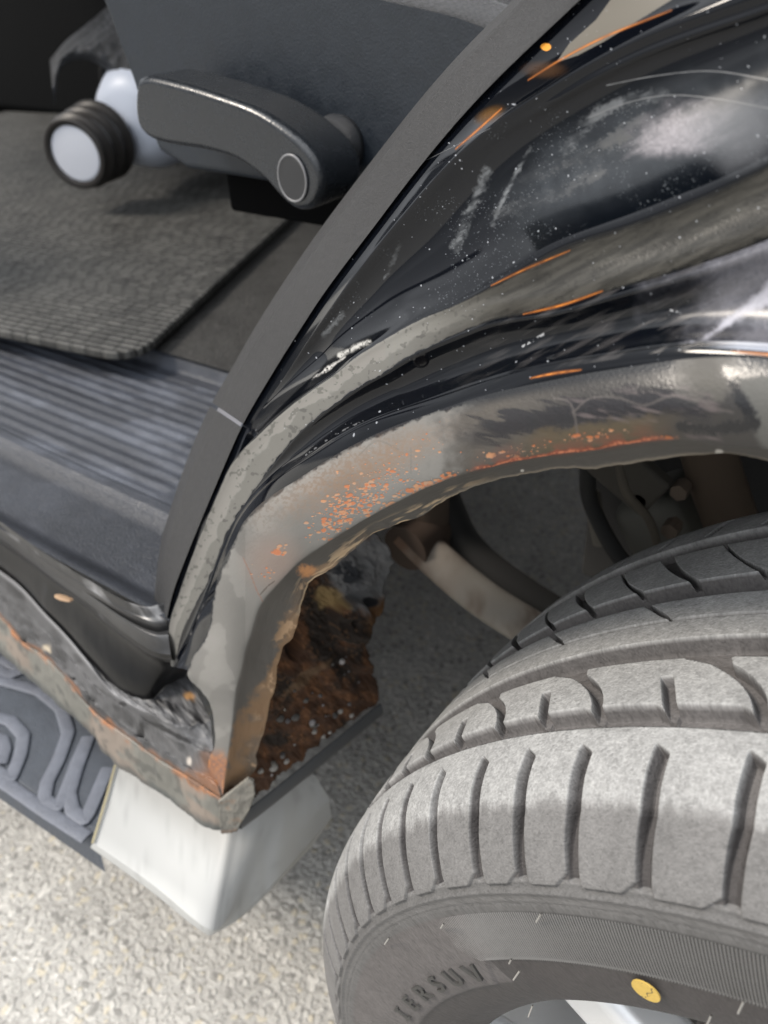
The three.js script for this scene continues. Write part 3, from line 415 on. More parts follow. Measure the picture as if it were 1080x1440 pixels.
  for (const [x, y, r] of [[383, 1078, 0.0042], [404, 1072, 0.003], [443, 1030, 0.003], [455, 1036, 0.0026], [464, 1030, 0.0022], [415, 1008, 0.0045], [430, 985, 0.003], [396, 1012, 0.004], [478, 1000, 0.003], [492, 1004, 0.0028], [365, 1083, 0.003]]) { const q = new THREE.IcosahedronGeometry(r, 2), p = q.attributes.position; for (let k = 0; k < p.count; k++) { const f = 0.75 + 0.5 * fbm(p.getX(k) * 500 + x, p.getY(k) * 500 + p.getZ(k) * 300); p.setXYZ(k, p.getX(k) * f, p.getY(k) * f, p.getZ(k) * f); } q.computeVertexNormals(); const c = onP(x, y, hgt(x, y) + r * 0.2); q.scale(0.75, 0.55, 0.8); q.translate(c.x, c.y, c.z); const w = y < 1015 && x < 440 ? 0.13 : 0.36; paint(q, () => [w, w * 0.97, w * 0.9]); bits.push(q); }
  const gr = mesh('grit', mergeGeometries(bits), std({ vertexColors: true, roughness: 0.8 })); gr.userData.kind = 'stuff'; tag(gr, 'pale grit and small stones lodged in the rusted sill end', 'grit');
}

// ---- running board below the sill
const board = group('running_board', car); tag(board, 'running board with ribbed grey tread and white end cap');
{
  const Y0 = 0.30, outer = (x) => 0.107 - (x + 0.597) * 0.07, endX = (z) => -0.597 - (0.107 - z) * 0.75;
  const g = gridGeo(80, 60, (u, v) => { const z = lerp(-0.12, outer(-0.7), v), x = lerp(-1.6, endX(z), u); const e = ss(0.93, 1, v); return V3(x, Y0 - 0.006 + 0.003 * Math.sqrt(1 - e * e) - 0.03 * (v > 0.98 ? (v - 0.98) / 0.02 : 0), z + (x + 0.7) * -0.06); }, (u, v, p) => [p.x, p.z]);
  const rubber = plastic(0.05, 0.058, 0.072, 0.55, 0.0005, 900); mesh('step_pad', g, rubber, board);
  const ridgeM = plastic(0.115, 0.125, 0.15, 0.5, 0.0004, 900), rp = (...n) => { const p = pairs(...n).map(([x, y]) => onY(x, y, Y0 - 0.001)); return bar(p, 0.0062, 0.0011, V3(0, 1, 0), 12, 160, true); };
  for (const r of [rp(-80, 920, 0, 956, 55, 972, 85, 996, 95, 1030, 82, 1068, 66, 1100, 62, 1125, 80, 1134, 90, 1120, 108, 1072, 124, 1036), rp(124, 1036, 108, 1078, 97, 1116, 102, 1140, 118, 1152, 126, 1140, 152, 1080), rp(-80, 985, -20, 1004, 14, 1014, 32, 1034, 28, 1062, 14, 1094, -12, 1080), rp(-60, 1022, -20, 1032, 2, 1040, 6, 1054, 0, 1075), rp(-60, 1058, 20, 1110, 60, 1138, 122, 1178), rp(-60, 905, 10, 948, 30, 942, 0, 925)]) { const p = r.attributes.position, uv = r.attributes.uv; for (let i = 0; i < uv.count; i++) uv.setXY(i, p.getX(i), p.getZ(i)); mesh('tread_ridge', r, ridgeM, board); }
  // end cap: sections from the tread to the rounded rear corner
  const sec = [
    [onY(162, 1074, 0.302), onY(131, 1184, 0.302), onY(127, 1192, 0.292), onY(124, 1184, 0.262), onY(150, 1090, 0.25)],
    [onY(240, 1118, 0.307), onY(215, 1243, 0.300), onY(210, 1252, 0.288), onY(205, 1240, 0.255), onY(235, 1130, 0.24)],
    [onY(312, 1150, 0.313), onY(284, 1300, 0.296), onY(279, 1307, 0.284), onY(276, 1290, 0.25), onY(310, 1180, 0.235)],
    [onY(325, 1160, 0.314), onY(298, 1307, 0.292), onY(294, 1315, 0.280), onY(300, 1300, 0.25), onY(330, 1200, 0.235)],
    [onY(338, 1160, 0.312), onY(310, 1304, 0.286), onY(304, 1312, 0.274), onY(315, 1300, 0.25), onY(345, 1210, 0.235)],
    [onY(392, 1120, 0.315), onY(352, 1240, 0.28), onY(352, 1280, 0.262), onY(360, 1270, 0.245), onY(400, 1200, 0.235)],
    [onY(441, 1088, 0.315), onY(463, 1122, 0.292), onY(466, 1150, 0.27), onY(440, 1190, 0.255), onY(420, 1180, 0.235)],
  ];
  const curves = [0, 1, 2, 3, 4].map((k) => new THREE.CatmullRomCurve3(sec.map((s) => s[k]), false, 'centripetal'));
  const cap = gridGeo(80, 24, (u, v) => { const f = v * 4, b = Math.min(3, Math.floor(f)), s = f - b; return curves[b].getPoint(u).lerp(curves[b + 1].getPoint(u), s); });
  mesh('end_cap', paint(cap, (x, y, z) => { const n = fbm(x * 30, z * 30 + y * 20), m = fbm(x * 160, z * 160 + y * 90, 3), k = 0.385 + 0.06 * (n - 0.5) - 0.06 * ss(0.6, 0.75, m); const c = [k, k * 1.01, k * 0.985]; mix(c, [0.3, 0.29, 0.26], 0.5 * ss(0.5, 0.7, n) * ss(-0.5, -0.47, x)); return c; }), std({ vertexColors: true, roughness: 0.5, side: THREE.DoubleSide }), board);
  mesh('end_cap_seam', bar([onY(162, 1076, 0.3045), onY(147, 1130, 0.3045), onY(130, 1186, 0.304)], 0.0010, 0.0008, V3(0, 1, 0), 8, 20), std({ color: lin(0.36, 0.32, 0.2), roughness: 0.6, side: THREE.DoubleSide }), board);
}

// ---- rear wheel
const wheel = group('wheel', car); wheel.position.set(0, 0.36, 0); tag(wheel, 'dusty rear wheel with grooved tyre');
const WR = 0.365;
const prof = [[0.098, 0.245], [0.110, 0.258], [0.1165, 0.2755], [0.1185, 0.290], [0.1185, 0.3], [0.1178, 0.310], [0.1168, 0.317], [0.1152, 0.3225], [0.1128, 0.3295], [0.1092, 0.3362], [0.104, 0.344], [0.0985, 0.3502], [0.091, 0.3556], [0.082, 0.3592], [0.07, 0.3616], [0.05, 0.3636], [0.02, 0.3648], [0, 0.365], [-0.02, 0.3648], [-0.05, 0.3634], [-0.075, 0.3612], [-0.095, 0.3582], [-0.107, 0.3535], [-0.114, 0.345], [-0.119, 0.33], [-0.122, 0.31], [-0.12, 0.28], [-0.10, 0.245]];
{
  const top = [107, 111.8, 116.47, 121.51, 126.46, 130.8, 135.09, 139.91, 144.39, 148.6, 152.6, 157, 161.4, 166]; for (let a = 170.5; a < 465; a += 4.66) top.push(a);
  const near = (th) => { let b = 0, bd = 1e9; for (let i = 0; i < top.length; i++) { const d = Math.abs(th - top[i]); if (d < bd) { bd = d; b = i; } } return b; };
  const slot = (d, half, edge) => 1 - ss(half - edge, half + edge * 0.3, Math.abs(d));
  const G = [[0.0215, 0.0335, 0.0078], [-0.0250, -0.0105, 0.0078], [-0.0735, -0.0605, 0.0072]];
  const D = WR * deg;   // metres per degree on the tread
  let across = false;
  function cut(th, z, r) {
    let d = 0, ring = 0; const e = 0.0006, b = near(th); across = false;
    if (z > -0.1 && r > 0.345) {
      // main circumferential grooves
      for (const [a, c, k] of G) if (z > a - 0.002 && z < c + 0.002) d = Math.max(d, k * ss(a - e, a + e * 1.6, z) * (1 - ss(c - e * 1.6, c + e, z)));
      let zi = 0.0600; for (const i of [b - 1, b, b + 1]) if (top[i] !== undefined) { const q = th - (top[i] - 0.15); if (q > 0 && q < 1.3) zi = 0.0600 + 0.0042 * (1 - q / 1.3); }
      if (z > 0.057 && z < 0.074) { d = Math.max(d, 0.0068 * ss(zi - e, zi + 0.0018, z) * (1 - ss(0.0705 - e, 0.0705 + e * 0.6, z))); }
      d = Math.max(d, 0.0016 * slot(z - 0.0064, 0.0007, 0.0006)); ring = d;
      // rib next to the outer groove: hooked grooves and short notches in turn
      if (z > 0.030 && z < 0.069) for (const i of [b - 1, b, b + 1]) if (top[i] !== undefined) {
        if (i % 2 === 0) { const s = (z - 0.0345) / 0.031, c = top[i] + 0.1 + lerp(0, 4.2, Math.pow(1 - clamp(s), 2.1)), w = lerp(0.0019, 0.0042, clamp(1 - s)) * (s < 0.12 ? 1 + (0.12 - s) * 9 : 1); d = Math.max(d, 0.0058 * slot((th - c) * D, w, e)); }
        else if (z > 0.0448) { const s = (z - 0.045) / 0.02, c = top[i] + lerp(1.25, -0.1, s); d = Math.max(d, 0.005 * slot((th - c) * D, 0.0026, e) * ss(0.0448, 0.0462, z)); }
      }
      // fine cuts on the middle rib, slanted cuts on the rib behind it
      if (z > -0.0105 && z < 0.0062) for (let k = 0; k < 40; k++) { const c = 127.65 + 9.3 * (k - 3) - (z + 0.0095) / 0.0145 * 2.6; d = Math.max(d, 0.004 * slot((th - c) * D, 0.0017 * (1 - ss(0.001, 0.006, z) * 0.7), e)); }
      if (z > -0.063 && z < -0.022) for (let k = 0; k < 40; k++) { const s = (z + 0.019) / -0.040, bend = 5.6 * s + 0.5 * Math.sin(s * 3.1), c1 = 123.9 + 9.35 * (k - 3) + bend, c2 = 119.0 + 9.35 * (k - 3) + bend; d = Math.max(d, 0.0055 * slot((th - c1) * D, lerp(0.0018, 0.0036, clamp(s)), e), 0.004 * slot((th - c2) * D, 0.0009 + 0.0009 * ss(0.55, 0.2, s), 0.0005)); }
      if (z < -0.078) for (let k = 0; k < 80; k++) { const s = (z + 0.078) / -0.03, c = 104 + 4.66 * k + 1.1 * s * s - 1.5 * s; d = Math.max(d, 0.005 * slot((th - c) * D, 0.0022, e)); }
    }
    // outer shoulder: tapering cross grooves
    if (z > 0.076 && r > 0.328) for (const i of [b - 1, b, b + 1]) if (top[i] !== undefined) {
      const l = top[i] + 0.3 * (z - 0.078) / 0.022 + 0.55 * Math.max(0, z - 0.1) / 0.011, q = (l - th) * D, w = 0.0061; if (q < -0.001 || q > w + 0.001) continue;
      const start = 0.0782 + 0.0036 * (q / w), on = ss(start - 0.0003, start + 0.0009, z), left = ss(-0.0003, 0.0006, q), right = 1 - ss(w * 0.5, w, q); d = Math.max(d, on * Math.min(left, lerp(right, 1 - ss(w - 0.0007, w + 0.0003, q), 0.6)) * lerp(0.0068, 0.0032, ss(0.099, 0.113, z)));
    }
    across = d > ring + 1e-6;
    // lower edge of the shoulder blocks
    if (z > 0.09 && r < 0.336 && r > 0.29) {
      let rb = 0.3262; for (const i of [b - 1, b, b + 1]) if (top[i] !== undefined) { const q = th - (top[i] + 0.85); if (q > -0.75 && q < 1.5) rb = q < 0 ? 0.3262 + 0.0055 * ss(-0.75, -0.55, q) : 0.3262 + 0.0055 * (1 - q / 1.5); }
      d = Math.max(d, 0.0013 * (1 - ss(rb - 0.0004, rb + 0.0004, r)));
      d -= 0.0013 * Math.exp(-(((r - 0.3232) / 0.0011) ** 2)); d += 0.0008 * (1 - ss(0.3185, 0.3195, r)); d -= 0.0006 * Math.exp(-(((r - 0.3178) / 0.0009) ** 2));
      d += 0.0004 * (1 - ss(0.3145, 0.3155, r));
    }
    if (z > 0.08 && r <= 0.29) d = 0.0025;
    if (z > 0.08 && r <= 0.293) { const s = (th - 142.0) / 2.8, rc = th < 141.6 ? 0.2905 : th < 145 ? lerp(0.2905, 0.2743, ss(0, 1, (th - 141.6) / 3.4)) : 0.2743; d += 0.0009 * (1 - ss(rc - 0.0004, rc + 0.0004, r)); }
    return d;
  }
  const shear = (z, r) => r > 0.318 && z > 0.078 ? 0.3 * (Math.min(z, 0.1152) - 0.078) / 0.022 + 0.55 * Math.max(0, Math.min(z, 0.1152) - 0.1) / 0.011 : 0;
  // grid: fine where the wheel faces out of the arch, coarse elsewhere
  const ths = []; for (let a = 108; a < 171; a += 0.062) ths.push(a); for (let a = 171; a <= 468; a += 1.5) ths.push(a); ths[ths.length - 1] = 468;
  const pc = new THREE.CatmullRomCurve3(prof.map(([z, r]) => V3(z, r, 0)), false, 'centripetal'), sp = []; { const pts = pc.getSpacedPoints(4000); let last = -1; for (let i = 0; i < pts.length; i++) { const z = pts[i].x, r = pts[i].y, step = r > 0.318 && z > -0.09 ? 0.00055 : 0.0016; if (last < 0 || pts[i].distanceTo(pts[last]) >= step || i === pts.length - 1) { sp.push(pts[i]); last = i; } } }
  const nrm = sp.map((p, i) => { const a = sp[Math.max(0, i - 1)], b = sp[Math.min(sp.length - 1, i + 1)], t = V3().subVectors(b, a).normalize(); return [t.y, -t.x].map((k) => k); });
  const nu = ths.length - 1, nv = sp.length - 1, dep = new Float32Array((nu + 1) * (nv + 1)), lat2 = new Uint8Array((nu + 1) * (nv + 1));
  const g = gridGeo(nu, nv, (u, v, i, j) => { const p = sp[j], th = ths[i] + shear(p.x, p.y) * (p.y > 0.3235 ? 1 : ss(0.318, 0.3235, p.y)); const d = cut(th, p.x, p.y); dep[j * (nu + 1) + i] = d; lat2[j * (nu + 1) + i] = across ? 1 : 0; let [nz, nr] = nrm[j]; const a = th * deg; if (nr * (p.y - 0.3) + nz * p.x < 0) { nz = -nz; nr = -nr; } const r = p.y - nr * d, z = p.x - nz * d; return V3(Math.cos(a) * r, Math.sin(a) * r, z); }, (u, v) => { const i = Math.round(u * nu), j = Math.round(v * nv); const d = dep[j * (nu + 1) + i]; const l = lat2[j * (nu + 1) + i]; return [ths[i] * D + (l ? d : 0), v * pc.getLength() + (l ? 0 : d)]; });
  paint(g, (x, y, z, k) => {
    const i = k % (nu + 1), j = Math.floor(k / (nu + 1)), th = ths[i], p = sp[j], s = th * 0.6, d = dep[k];
    const tread = ss(0.3480, 0.3525, p.y + 0.004 * (fbm(th * 2.6, p.x * 160, 4) - 0.5) + 0.002 * (fbm(th * 0.5, 3) - 0.5)), n = fbm(th * 3.5, p.x * 500, 3), w = fbm(th * 0.4, p.x * 30), fine = vn(th * 9, p.x * 1500);
    let c = lerp(0.17, 0.335, tread) * (0.8 + 0.3 * w + (d > 0.0005 ? 0 : 0.3 * (n - 0.5) * tread + 0.25 * tread * (fine - 0.5))); let warm = lerp(0.955, 0.98, tread);
    if (p.y < 0.327 && p.x > 0) { c = 0.115 + 0.03 * (w - 0.5); const dark = p.y < 0.2905 && (th < 141.8 || p.y < 0.2743); if (dark) { c = 0.055; warm = 0.88; } if (p.y > 0.2905 && p.y < 0.3140 && th < 143) c = 0.045 + 0.075 * ss(128, 141, th); if (p.y < 0.315 && th > 140) { warm = 0.9; c *= 0.95; } }  // gaps between the sidewall ribs painted dark, as shade
    if (p.y > 0.3285) { const q = ss(0.0004, 0.0016, d); c *= 1 - 0.62 * q; warm -= 0.06 * q; }  // shade inside the grooves put into the colour
    return [c, c * (warm + 0.02), c * warm];
  });
  const tm = maps(512, 512, (u, v) => { const n = fbm(u * 128, v * 128, 3), q = fbm(u * 32, v * 32 + 9, 3), pit = ss(0.62, 0.75, vn(u * 90 + 3, v * 90)); const g = vn(u * 170 + 7, v * 170), k = 0.82 + 0.42 * (n - 0.5) + 0.25 * (q - 0.5) + 0.16 * ss(0.8, 0.95, g) - 0.1 * pit; return [k, k, k, 0.62 + 0.3 * q, 0.7 * n + 0.2 * g - 0.2 * pit]; }, true); for (const t of Object.values(tm)) t.repeat.set(9, 9);  // pale glints of grit painted into the rubber, with dark pits
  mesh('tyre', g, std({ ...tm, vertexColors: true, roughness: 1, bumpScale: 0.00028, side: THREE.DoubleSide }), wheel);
  // fine radial ribs moulded into the sidewall
  const side = (r) => { let i = 0; while (i < prof.length - 2 && prof[i + 1][1] < r) i++; const t = (r - prof[i][1]) / (prof[i + 1][1] - prof[i][1]); return lerp(prof[i][0], prof[i + 1][0], t); };
  const ribs = []; for (let th = 106; th < 148; th += 0.236) {
    const P = [], fade = th > 139 ? ss(149, 138, th) : 1, lo = th > 142 ? lerp(0.2905, 0.306, (th - 142) / 6) : 0.2908;
    for (let k = 0; k <= 4; k++) { const r = lerp(lo, 0.3138, k / 4), a = (th + 0.9 * (0.3138 - r) / 0.0232 * 0.7) * deg, zz = side(r) - 0.0027; for (const [o, h] of [[-0.0009, 0], [-0.0001, 0.0007 * fade], [0.0004, 0.0005 * fade]]) { const aa = a + o / 2 / r; P.push(V3(Math.cos(aa) * r, Math.sin(aa) * r, zz + h)); } }
    const pos = [], idx = []; for (const p of P) pos.push(p.x, p.y, p.z); for (let k = 0; k < 4; k++) for (let m = 0; m < 2; m++) { const a = k * 3 + m; idx.push(a, a + 1, a + 4, a, a + 4, a + 3); }
    for (let k = 0; k < 4; k++) idx.push(k * 3 + 2, k * 3, k * 3 + 3, k * 3 + 2, k * 3 + 3, k * 3 + 5);
    const q = new THREE.BufferGeometry(); q.setAttribute('position', new THREE.Float32BufferAttribute(pos, 3)); q.setIndex(idx); ribs.push(q.toNonIndexed()); ribs[ribs.length - 1].computeVertexNormals();
  }
  const rb = mesh('sidewall_ribs', mergeGeometries(ribs), std({ color: lin(0.17, 0.165, 0.157), roughness: 0.55, side: THREE.DoubleSide }), wheel); rb.userData.kind = 'stuff';
  // raised lettering
  const font = await new FontLoader().loadAsync('fonts/droid/droid_sans_bold.typeface.json');
  const letterMat = std({ color: lin(0.035, 0.034, 0.032), roughness: 0.6 });
  for (const [ch, th] of [['I', 165.2], ['E', 161.2], ['R', 157.0], ['S', 153.0], ['U', 149.2], ['V', 145.4]]) {
    const t = new TextGeometry(ch, { font, size: 0.0092, depth: 0.0022, curveSegments: 5, bevelEnabled: false }); t.computeBoundingBox(); const bb = t.boundingBox; t.translate(-(bb.min.x + bb.max.x) / 2, 0, 0); t.scale(1.55, 1, 1);
    const m = mesh('letter', t, letterMat, wheel), a = th * deg, r = 0.2808; m.position.set(Math.cos(a) * r, Math.sin(a) * r, side(r) - 0.0030); m.rotation.z = a - Math.PI / 2; m.rotation.order = 'ZXY'; m.rotation.x = 0.05;
  }
  // yellow paint dot
  const dc = new THREE.CylinderGeometry(0.0052, 0.0052, 0.0006, 32); dc.rotateX(Math.PI / 2); paint(dc, (x, y) => { const s = Math.abs(y - 0.25 * x - 0.0012 - 0.0006 * Math.sin(x * 2600)); return s < 0.0004 && x < 0.003 ? [0.06, 0.05, 0.03] : [0.56, 0.38, 0.07]; });
  { const dm = mesh('paint_dot', new THREE.CircleGeometry(0.0052, 40, 0, Math.PI * 2), std({ color: lin(0.56, 0.38, 0.07), roughness: 0.6 }), wheel); const a = 125.9 * deg, r = 0.2832; dm.geometry = dc; dm.material = std({ map: maps(128, 128, (u, v) => { const n = fbm(u * 9, v * 9), dk = Math.abs(v - 0.62 + 0.22 * (u - 0.5) + 0.05 * Math.sin(u * 14)) < 0.022 && u < 0.75; const k = 0.85 + 0.3 * n; return dk || n > 0.74 ? [0.08, 0.065, 0.03, 1, 0] : [0.5 * k, 0.34 * k, 0.075 * k, 1, 0]; }).map, roughness: 0.65 }); dm.position.set(Math.cos(a) * r, Math.sin(a) * r, side(r) - 0.0011); dm.rotation.x = 0.06; }
  // moulding hairs
  const hm = std({ color: lin(0.3, 0.29, 0.27), roughness: 0.6, side: THREE.DoubleSide });
  for (const [x, y, dx, dy] of [[541, 1328, 6, -9], [722, 1378, 9, -13], [754, 1297, 7, -12], [1038, 1425, 8, -17], [743, 1430, 6, -16], [995, 1440, 5, -12], [716, 1355, 3, -6], [620, 1305, 4, -6]]) { const a = onZ(x, y, 0.1172), b = onZ(x + dx * 0.6, y + dy * 0.6, 0.119), c = onZ(x + dx, y + dy, 0.1225); for (const p of [a, b, c]) p.y -= 0.36; mesh('moulding_hair', bar([a, b, c], 0.00035, 0.00035, V3(0, 0, 1), 6, 8), hm, wheel); }
  // alloy rim
  const rp = [[0.259, 0.094], [0.2605, 0.099], [0.2585, 0.1025], [0.254, 0.102], [0.253, 0.10], [0.25, 0.06], [0.24, -0.09], [0.255, -0.10]].map(([r, z]) => new THREE.Vector2(r, z)); const lg = new THREE.LatheGeometry(rp, 160); lg.rotateX(Math.PI / 2); lg.scale(1, 1, 1);
  const alloy = std({ color: lin(0.72, 0.73, 0.74), metalness: 0.6, roughness: 0.32, side: THREE.DoubleSide }); mesh('rim', lg, alloy, wheel);
  const spokes = []; for (let k = 0; k < 10; k++) { const s = new RoundedBoxGeometry(0.2, 0.032, 0.03, 2, 0.008); s.translate(0.15, 0, 0.075); s.rotateZ(k * 36 * deg); spokes.push(s); } for (const s of spokes) mesh('spoke', s, alloy, wheel);
  const hub = new THREE.CylinderGeometry(0.06, 0.065, 0.04, 40); hub.rotateX(Math.PI / 2); hub.translate(0, 0, 0.08); mesh('hub', hub, alloy, wheel);
  const disc = new THREE.CylinderGeometry(0.15, 0.15, 0.02, 48); disc.rotateX(Math.PI / 2); disc.translate(0, 0, 0.0); mesh('brake_disc', disc, std({ color: lin(0.25, 0.22, 0.2), metalness: 0.7, roughness: 0.5 }), wheel);
}

// ---- suspension and underbody
const under = group('suspension', car);
{
  const grime = (r, g, b) => std({ color: lin(r, g, b), roughness: 0.85, side: THREE.DoubleSide });
  mesh('trailing_arm', paint(bar([onZ(572, 745, -0.2), onZ(612, 785, -0.2), onZ(680, 842, -0.2), onZ(760, 893, -0.2), onZ(840, 945, -0.2), V3(-0.12, 0.37, -0.17)], 0.017, 0.013, V3(0.4, 1, 0.4), 18, 60), (x, y, z) => { const n = fbm(x * 30, y * 30 + z * 20), k = 0.27 + 0.16 * (n - 0.5); const c = [k, k * 0.92, k * 0.8]; mix(c, [0.13, 0.065, 0.035], ss(-0.43, -0.49, x + 0.08 * (n - 0.5))); mix(c, [0.1, 0.06, 0.035], 0.6 * ss(0.55, 0.7, fbm(x * 60, z * 60 + y * 30))); return c; }), std({ vertexColors: true, roughness: 0.8, side: THREE.DoubleSide }), under);
  mesh('brake_hose', bar([onZ(625, 700, -0.24), onZ(660, 770, -0.24), onZ(740, 835, -0.24), onZ(850, 900, -0.24)], 0.016, 0.013, V3(0, 1, 0), 12, 40), grime(0.012, 0.012, 0.012), under);
  mesh('arm_bracket', bar([onZ(600, 680, -0.22), onZ(606, 730, -0.22), onZ(616, 785, -0.225)], 0.020, 0.014, V3(1, 0, 0.4), 14, 20), grime(0.07, 0.05, 0.036), under);
  mesh('damper', bar([onZ(990, 610, -0.22), onZ(1003, 660, -0.22), onZ(1030, 740, -0.22)], 0.018, 0.018, V3(0, 0, 1), 16, 20), grime(0.06, 0.042, 0.027), under);
  mesh('spring_seat', paint((() => { const g = new RoundedBoxGeometry(0.05, 0.05, 0.06, 3, 0.012); g.rotateZ(0.6); const p = onZ(935, 725, -0.24); g.translate(p.x, p.y, p.z); return g; })(), () => [0.09, 0.088, 0.075]), std({ vertexColors: true, roughness: 0.8 }), under);
  mesh('brake_cable', bar([onZ(826, 650, -0.2), onZ(830, 705, -0.21), onZ(862, 770, -0.2), onZ(900, 820, -0.19)], 0.006, 0.006, V3(0, 0, 1), 10, 40), grime(0.015, 0.015, 0.014), under);
  mesh('arm_bush', (() => { const g = new THREE.CylinderGeometry(0.022, 0.022, 0.05, 32); g.rotateX(Math.PI / 2); const p = onZ(592, 752, -0.21); g.translate(p.x, p.y, p.z); return g; })(), grime(0.05, 0.032, 0.022), under);
  mesh('bracket_plate', (() => { const g = new RoundedBoxGeometry(0.05, 0.035, 0.012, 2, 0.003); g.rotateZ(-0.5); const p = onZ(885, 668, -0.2); g.translate(p.x, p.y, p.z); return g; })(), grime(0.05, 0.045, 0.036), under);
  for (const [x, y] of [[902, 700], [958, 688], [945, 742]]) { const g = new THREE.CylinderGeometry(0.006, 0.006, 0.012, 6); g.rotateX(Math.PI / 2); const p = onZ(x, y, -0.2); g.translate(p.x, p.y, p.z); mesh('bolt', g, grime(0.10, 0.075, 0.055), under); }
  mesh('brake_pipe', bar([onZ(868, 640, -0.18), onZ(880, 690, -0.17), onZ(912, 730, -0.18), onZ(930, 790, -0.2)], 0.003, 0.003, V3(0, 0, 1), 8, 40), grime(0.07, 0.06, 0.045), under);
  mesh('bump_stop', bar([onZ(832, 690, -0.24), onZ(838, 730, -0.24), onZ(845, 765, -0.24)], 0.007, 0.005, V3(0, 0, 1), 10, 20), grime(0.12, 0.11, 0.09), under);
}
{
  const dark = std({ color: lin(0.02, 0.02, 0.02), roughness: 0.9, side: THREE.DoubleSide });
  const ub = group('underbody', car);  // unseen floors, tank, bumper and far sill added to darken the ground below
  mesh('floor_pan', box(-3.2, -0.60, 0.43, 0.47, -1.7, -0.03), dark, ub);
  mesh('added_rear_floor', box(-0.62, 1.3, 0.60, 0.64, -1.66, -0.42), dark, ub);
  mesh('added_fuel_tank', box(-1.7, -0.78, 0.27, 0.42, -1.4, -0.35, 0.03), dark, ub);
  mesh('added_rear_bumper', box(1.2, 1.4, 0.3, 0.66, -1.7, 0.02, 0.03), dark, ub);
  mesh('added_housing_front', box(-0.5, -0.28, 0.70, 0.72, -0.43, -0.09), dark, ub);
  mesh('wheel_housing', box(-0.37, 1.1, 0.40, 0.84, -0.36, -0.31), dark, ub);
  mesh('housing_top', box(-0.30, 1.0, 0.84, 0.86, -0.40, -0.02), dark, ub);
  mesh('added_far_sill', box(-3.2, -0.5, 0.3, 0.5, -1.75, -1.68), dark, ub);
  const pm = std({ color: lin(0.008, 0.009, 0.012), roughness: 0.15 });
  const up = group('unseen_upper_body', car);  // unseen shell added to shade the cabin and the wheel
  mesh('roof', box(-2.6, 1.4, 1.72, 1.76, -1.6, -0.06), pm, up);
  mesh('added_front_door', box(-3.2, -1.45, 0.35, 1.12, -0.02, 0.05, 0.02), pm, up);
  mesh('far_side', box(-3.2, 1.4, 0.5, 1.0, -1.76, -1.7), pm, up);
  mesh('tailgate', box(1.35, 1.4, 0.6, 1.72, -1.6, 0.0), pm, up);
  { const s = new THREE.Shape([[-0.20, 0.93], [-0.08, 1.15], [-0.02, 1.72], [1.35, 1.72], [1.35, 0.5], [0.5, 0.5], [0.44, 0.72], [0.25, 0.86], [0.05, 0.93]].map(([x, y]) => new THREE.Vector2(x, y))); const g = new THREE.ExtrudeGeometry(s, { depth: 0.02, bevelEnabled: false }); g.translate(0, 0, 0.02); mesh('rear_quarter', g, pm, up); }
}

// ---- inside the door opening
const cabin = group('cabin_floor', car);
{
  // ribbed entry plate
  const Y = 0.52, NX = 300, NZ = 420, pl = plastic(0.054, 0.060, 0.074, 0.4, 0.0006, 900);
  const g = gridGeo(NX, NZ, (u, v) => {
    const z = lerp(-0.262, 0.038, v), x = lerp(-1.6, -0.50, u); let y = Y;
    const front = -0.058 - 0.012 * ss(-0.75, -1.2, x), e = ss(-0.245, -0.238, z) * (1 - ss(front - 0.016, front - 0.010, z)), right = 1 - ss(-0.665 - 0.30 * (z + 0.06), -0.655 - 0.30 * (z + 0.06), x);
    y += e * right * 0.0008 * Math.sin((z + 0.245) / 0.0142 * 2 * Math.PI); y += 0.002 * (ss(front - 0.010, front - 0.006, z) - ss(front + 0.002, front + 0.006, z)); y -= 0.006 * ss(front, front + 0.02, z) * (1 - ss(0.01, 0.036, z)); y += 0.010 * ss(0.012, 0.036, z);
    y += 0.014 * (1 - ss(-0.262, -0.252, z)) + 0.0006 * (fbm(x * 30, z * 30) - 0.5);
    return V3(x, y, z);
  }, (u, v, p) => [p.x, p.z]);
  paint(g, (x, y, z) => { const d = fbm(x * 16, z * 40), w = fbm(x * 60 + 5, z * 60, 3), k = 0.75 + 0.9 * ss(0.4, 0.75, d) * (0.6 + 0.6 * w) * (z < -0.058 ? 1 : 0.3) - 0.25 * ss(-0.058, -0.045, z); return [k, k, k]; }); pl.vertexColors = true;
  const lip = z => z; mesh('entry_plate', g, pl, cabin);
  // carpet behind it
  const cm = maps(512, 512, (u, v) => { const n = fbm(u * 200, v * 200, 2), q = fbm(u * 14, v * 14 + 4, 4), s = vn(u * 120 + 40, v * 120) > 0.965 ? 0.1 : 0; const k = 0.030 + 0.03 * (n - 0.5) + 0.025 * (q - 0.4) + s; return [k * 1.02, k, k * 0.95, 0.98, n]; }, true); for (const t of Object.values(cm)) t.repeat.set(3, 3);
  const cg = gridGeo(60, 60, (u, v) => { const x = lerp(-3, -0.42, u), z = lerp(-1.66, -0.256, v); return V3(x, 0.536 + 0.06 * ss(-0.62, -0.45, x) + 0.004 * fbm(x * 9, z * 9), z); }, (u, v, p) => [p.x, p.z]);
  mesh('carpet', cg, std({ ...cm, roughness: 1, bumpScale: 0.003 }), cabin);
  mesh('centre_console', box(-3, -0.9, 0.54, 1.1, -1.35, -1.2, 0.03), new THREE.MeshPhysicalMaterial({ color: lin(0.0035, 0.004, 0.0045), roughness: 0.8, specularIntensity: 0.2 }), cabin);
}

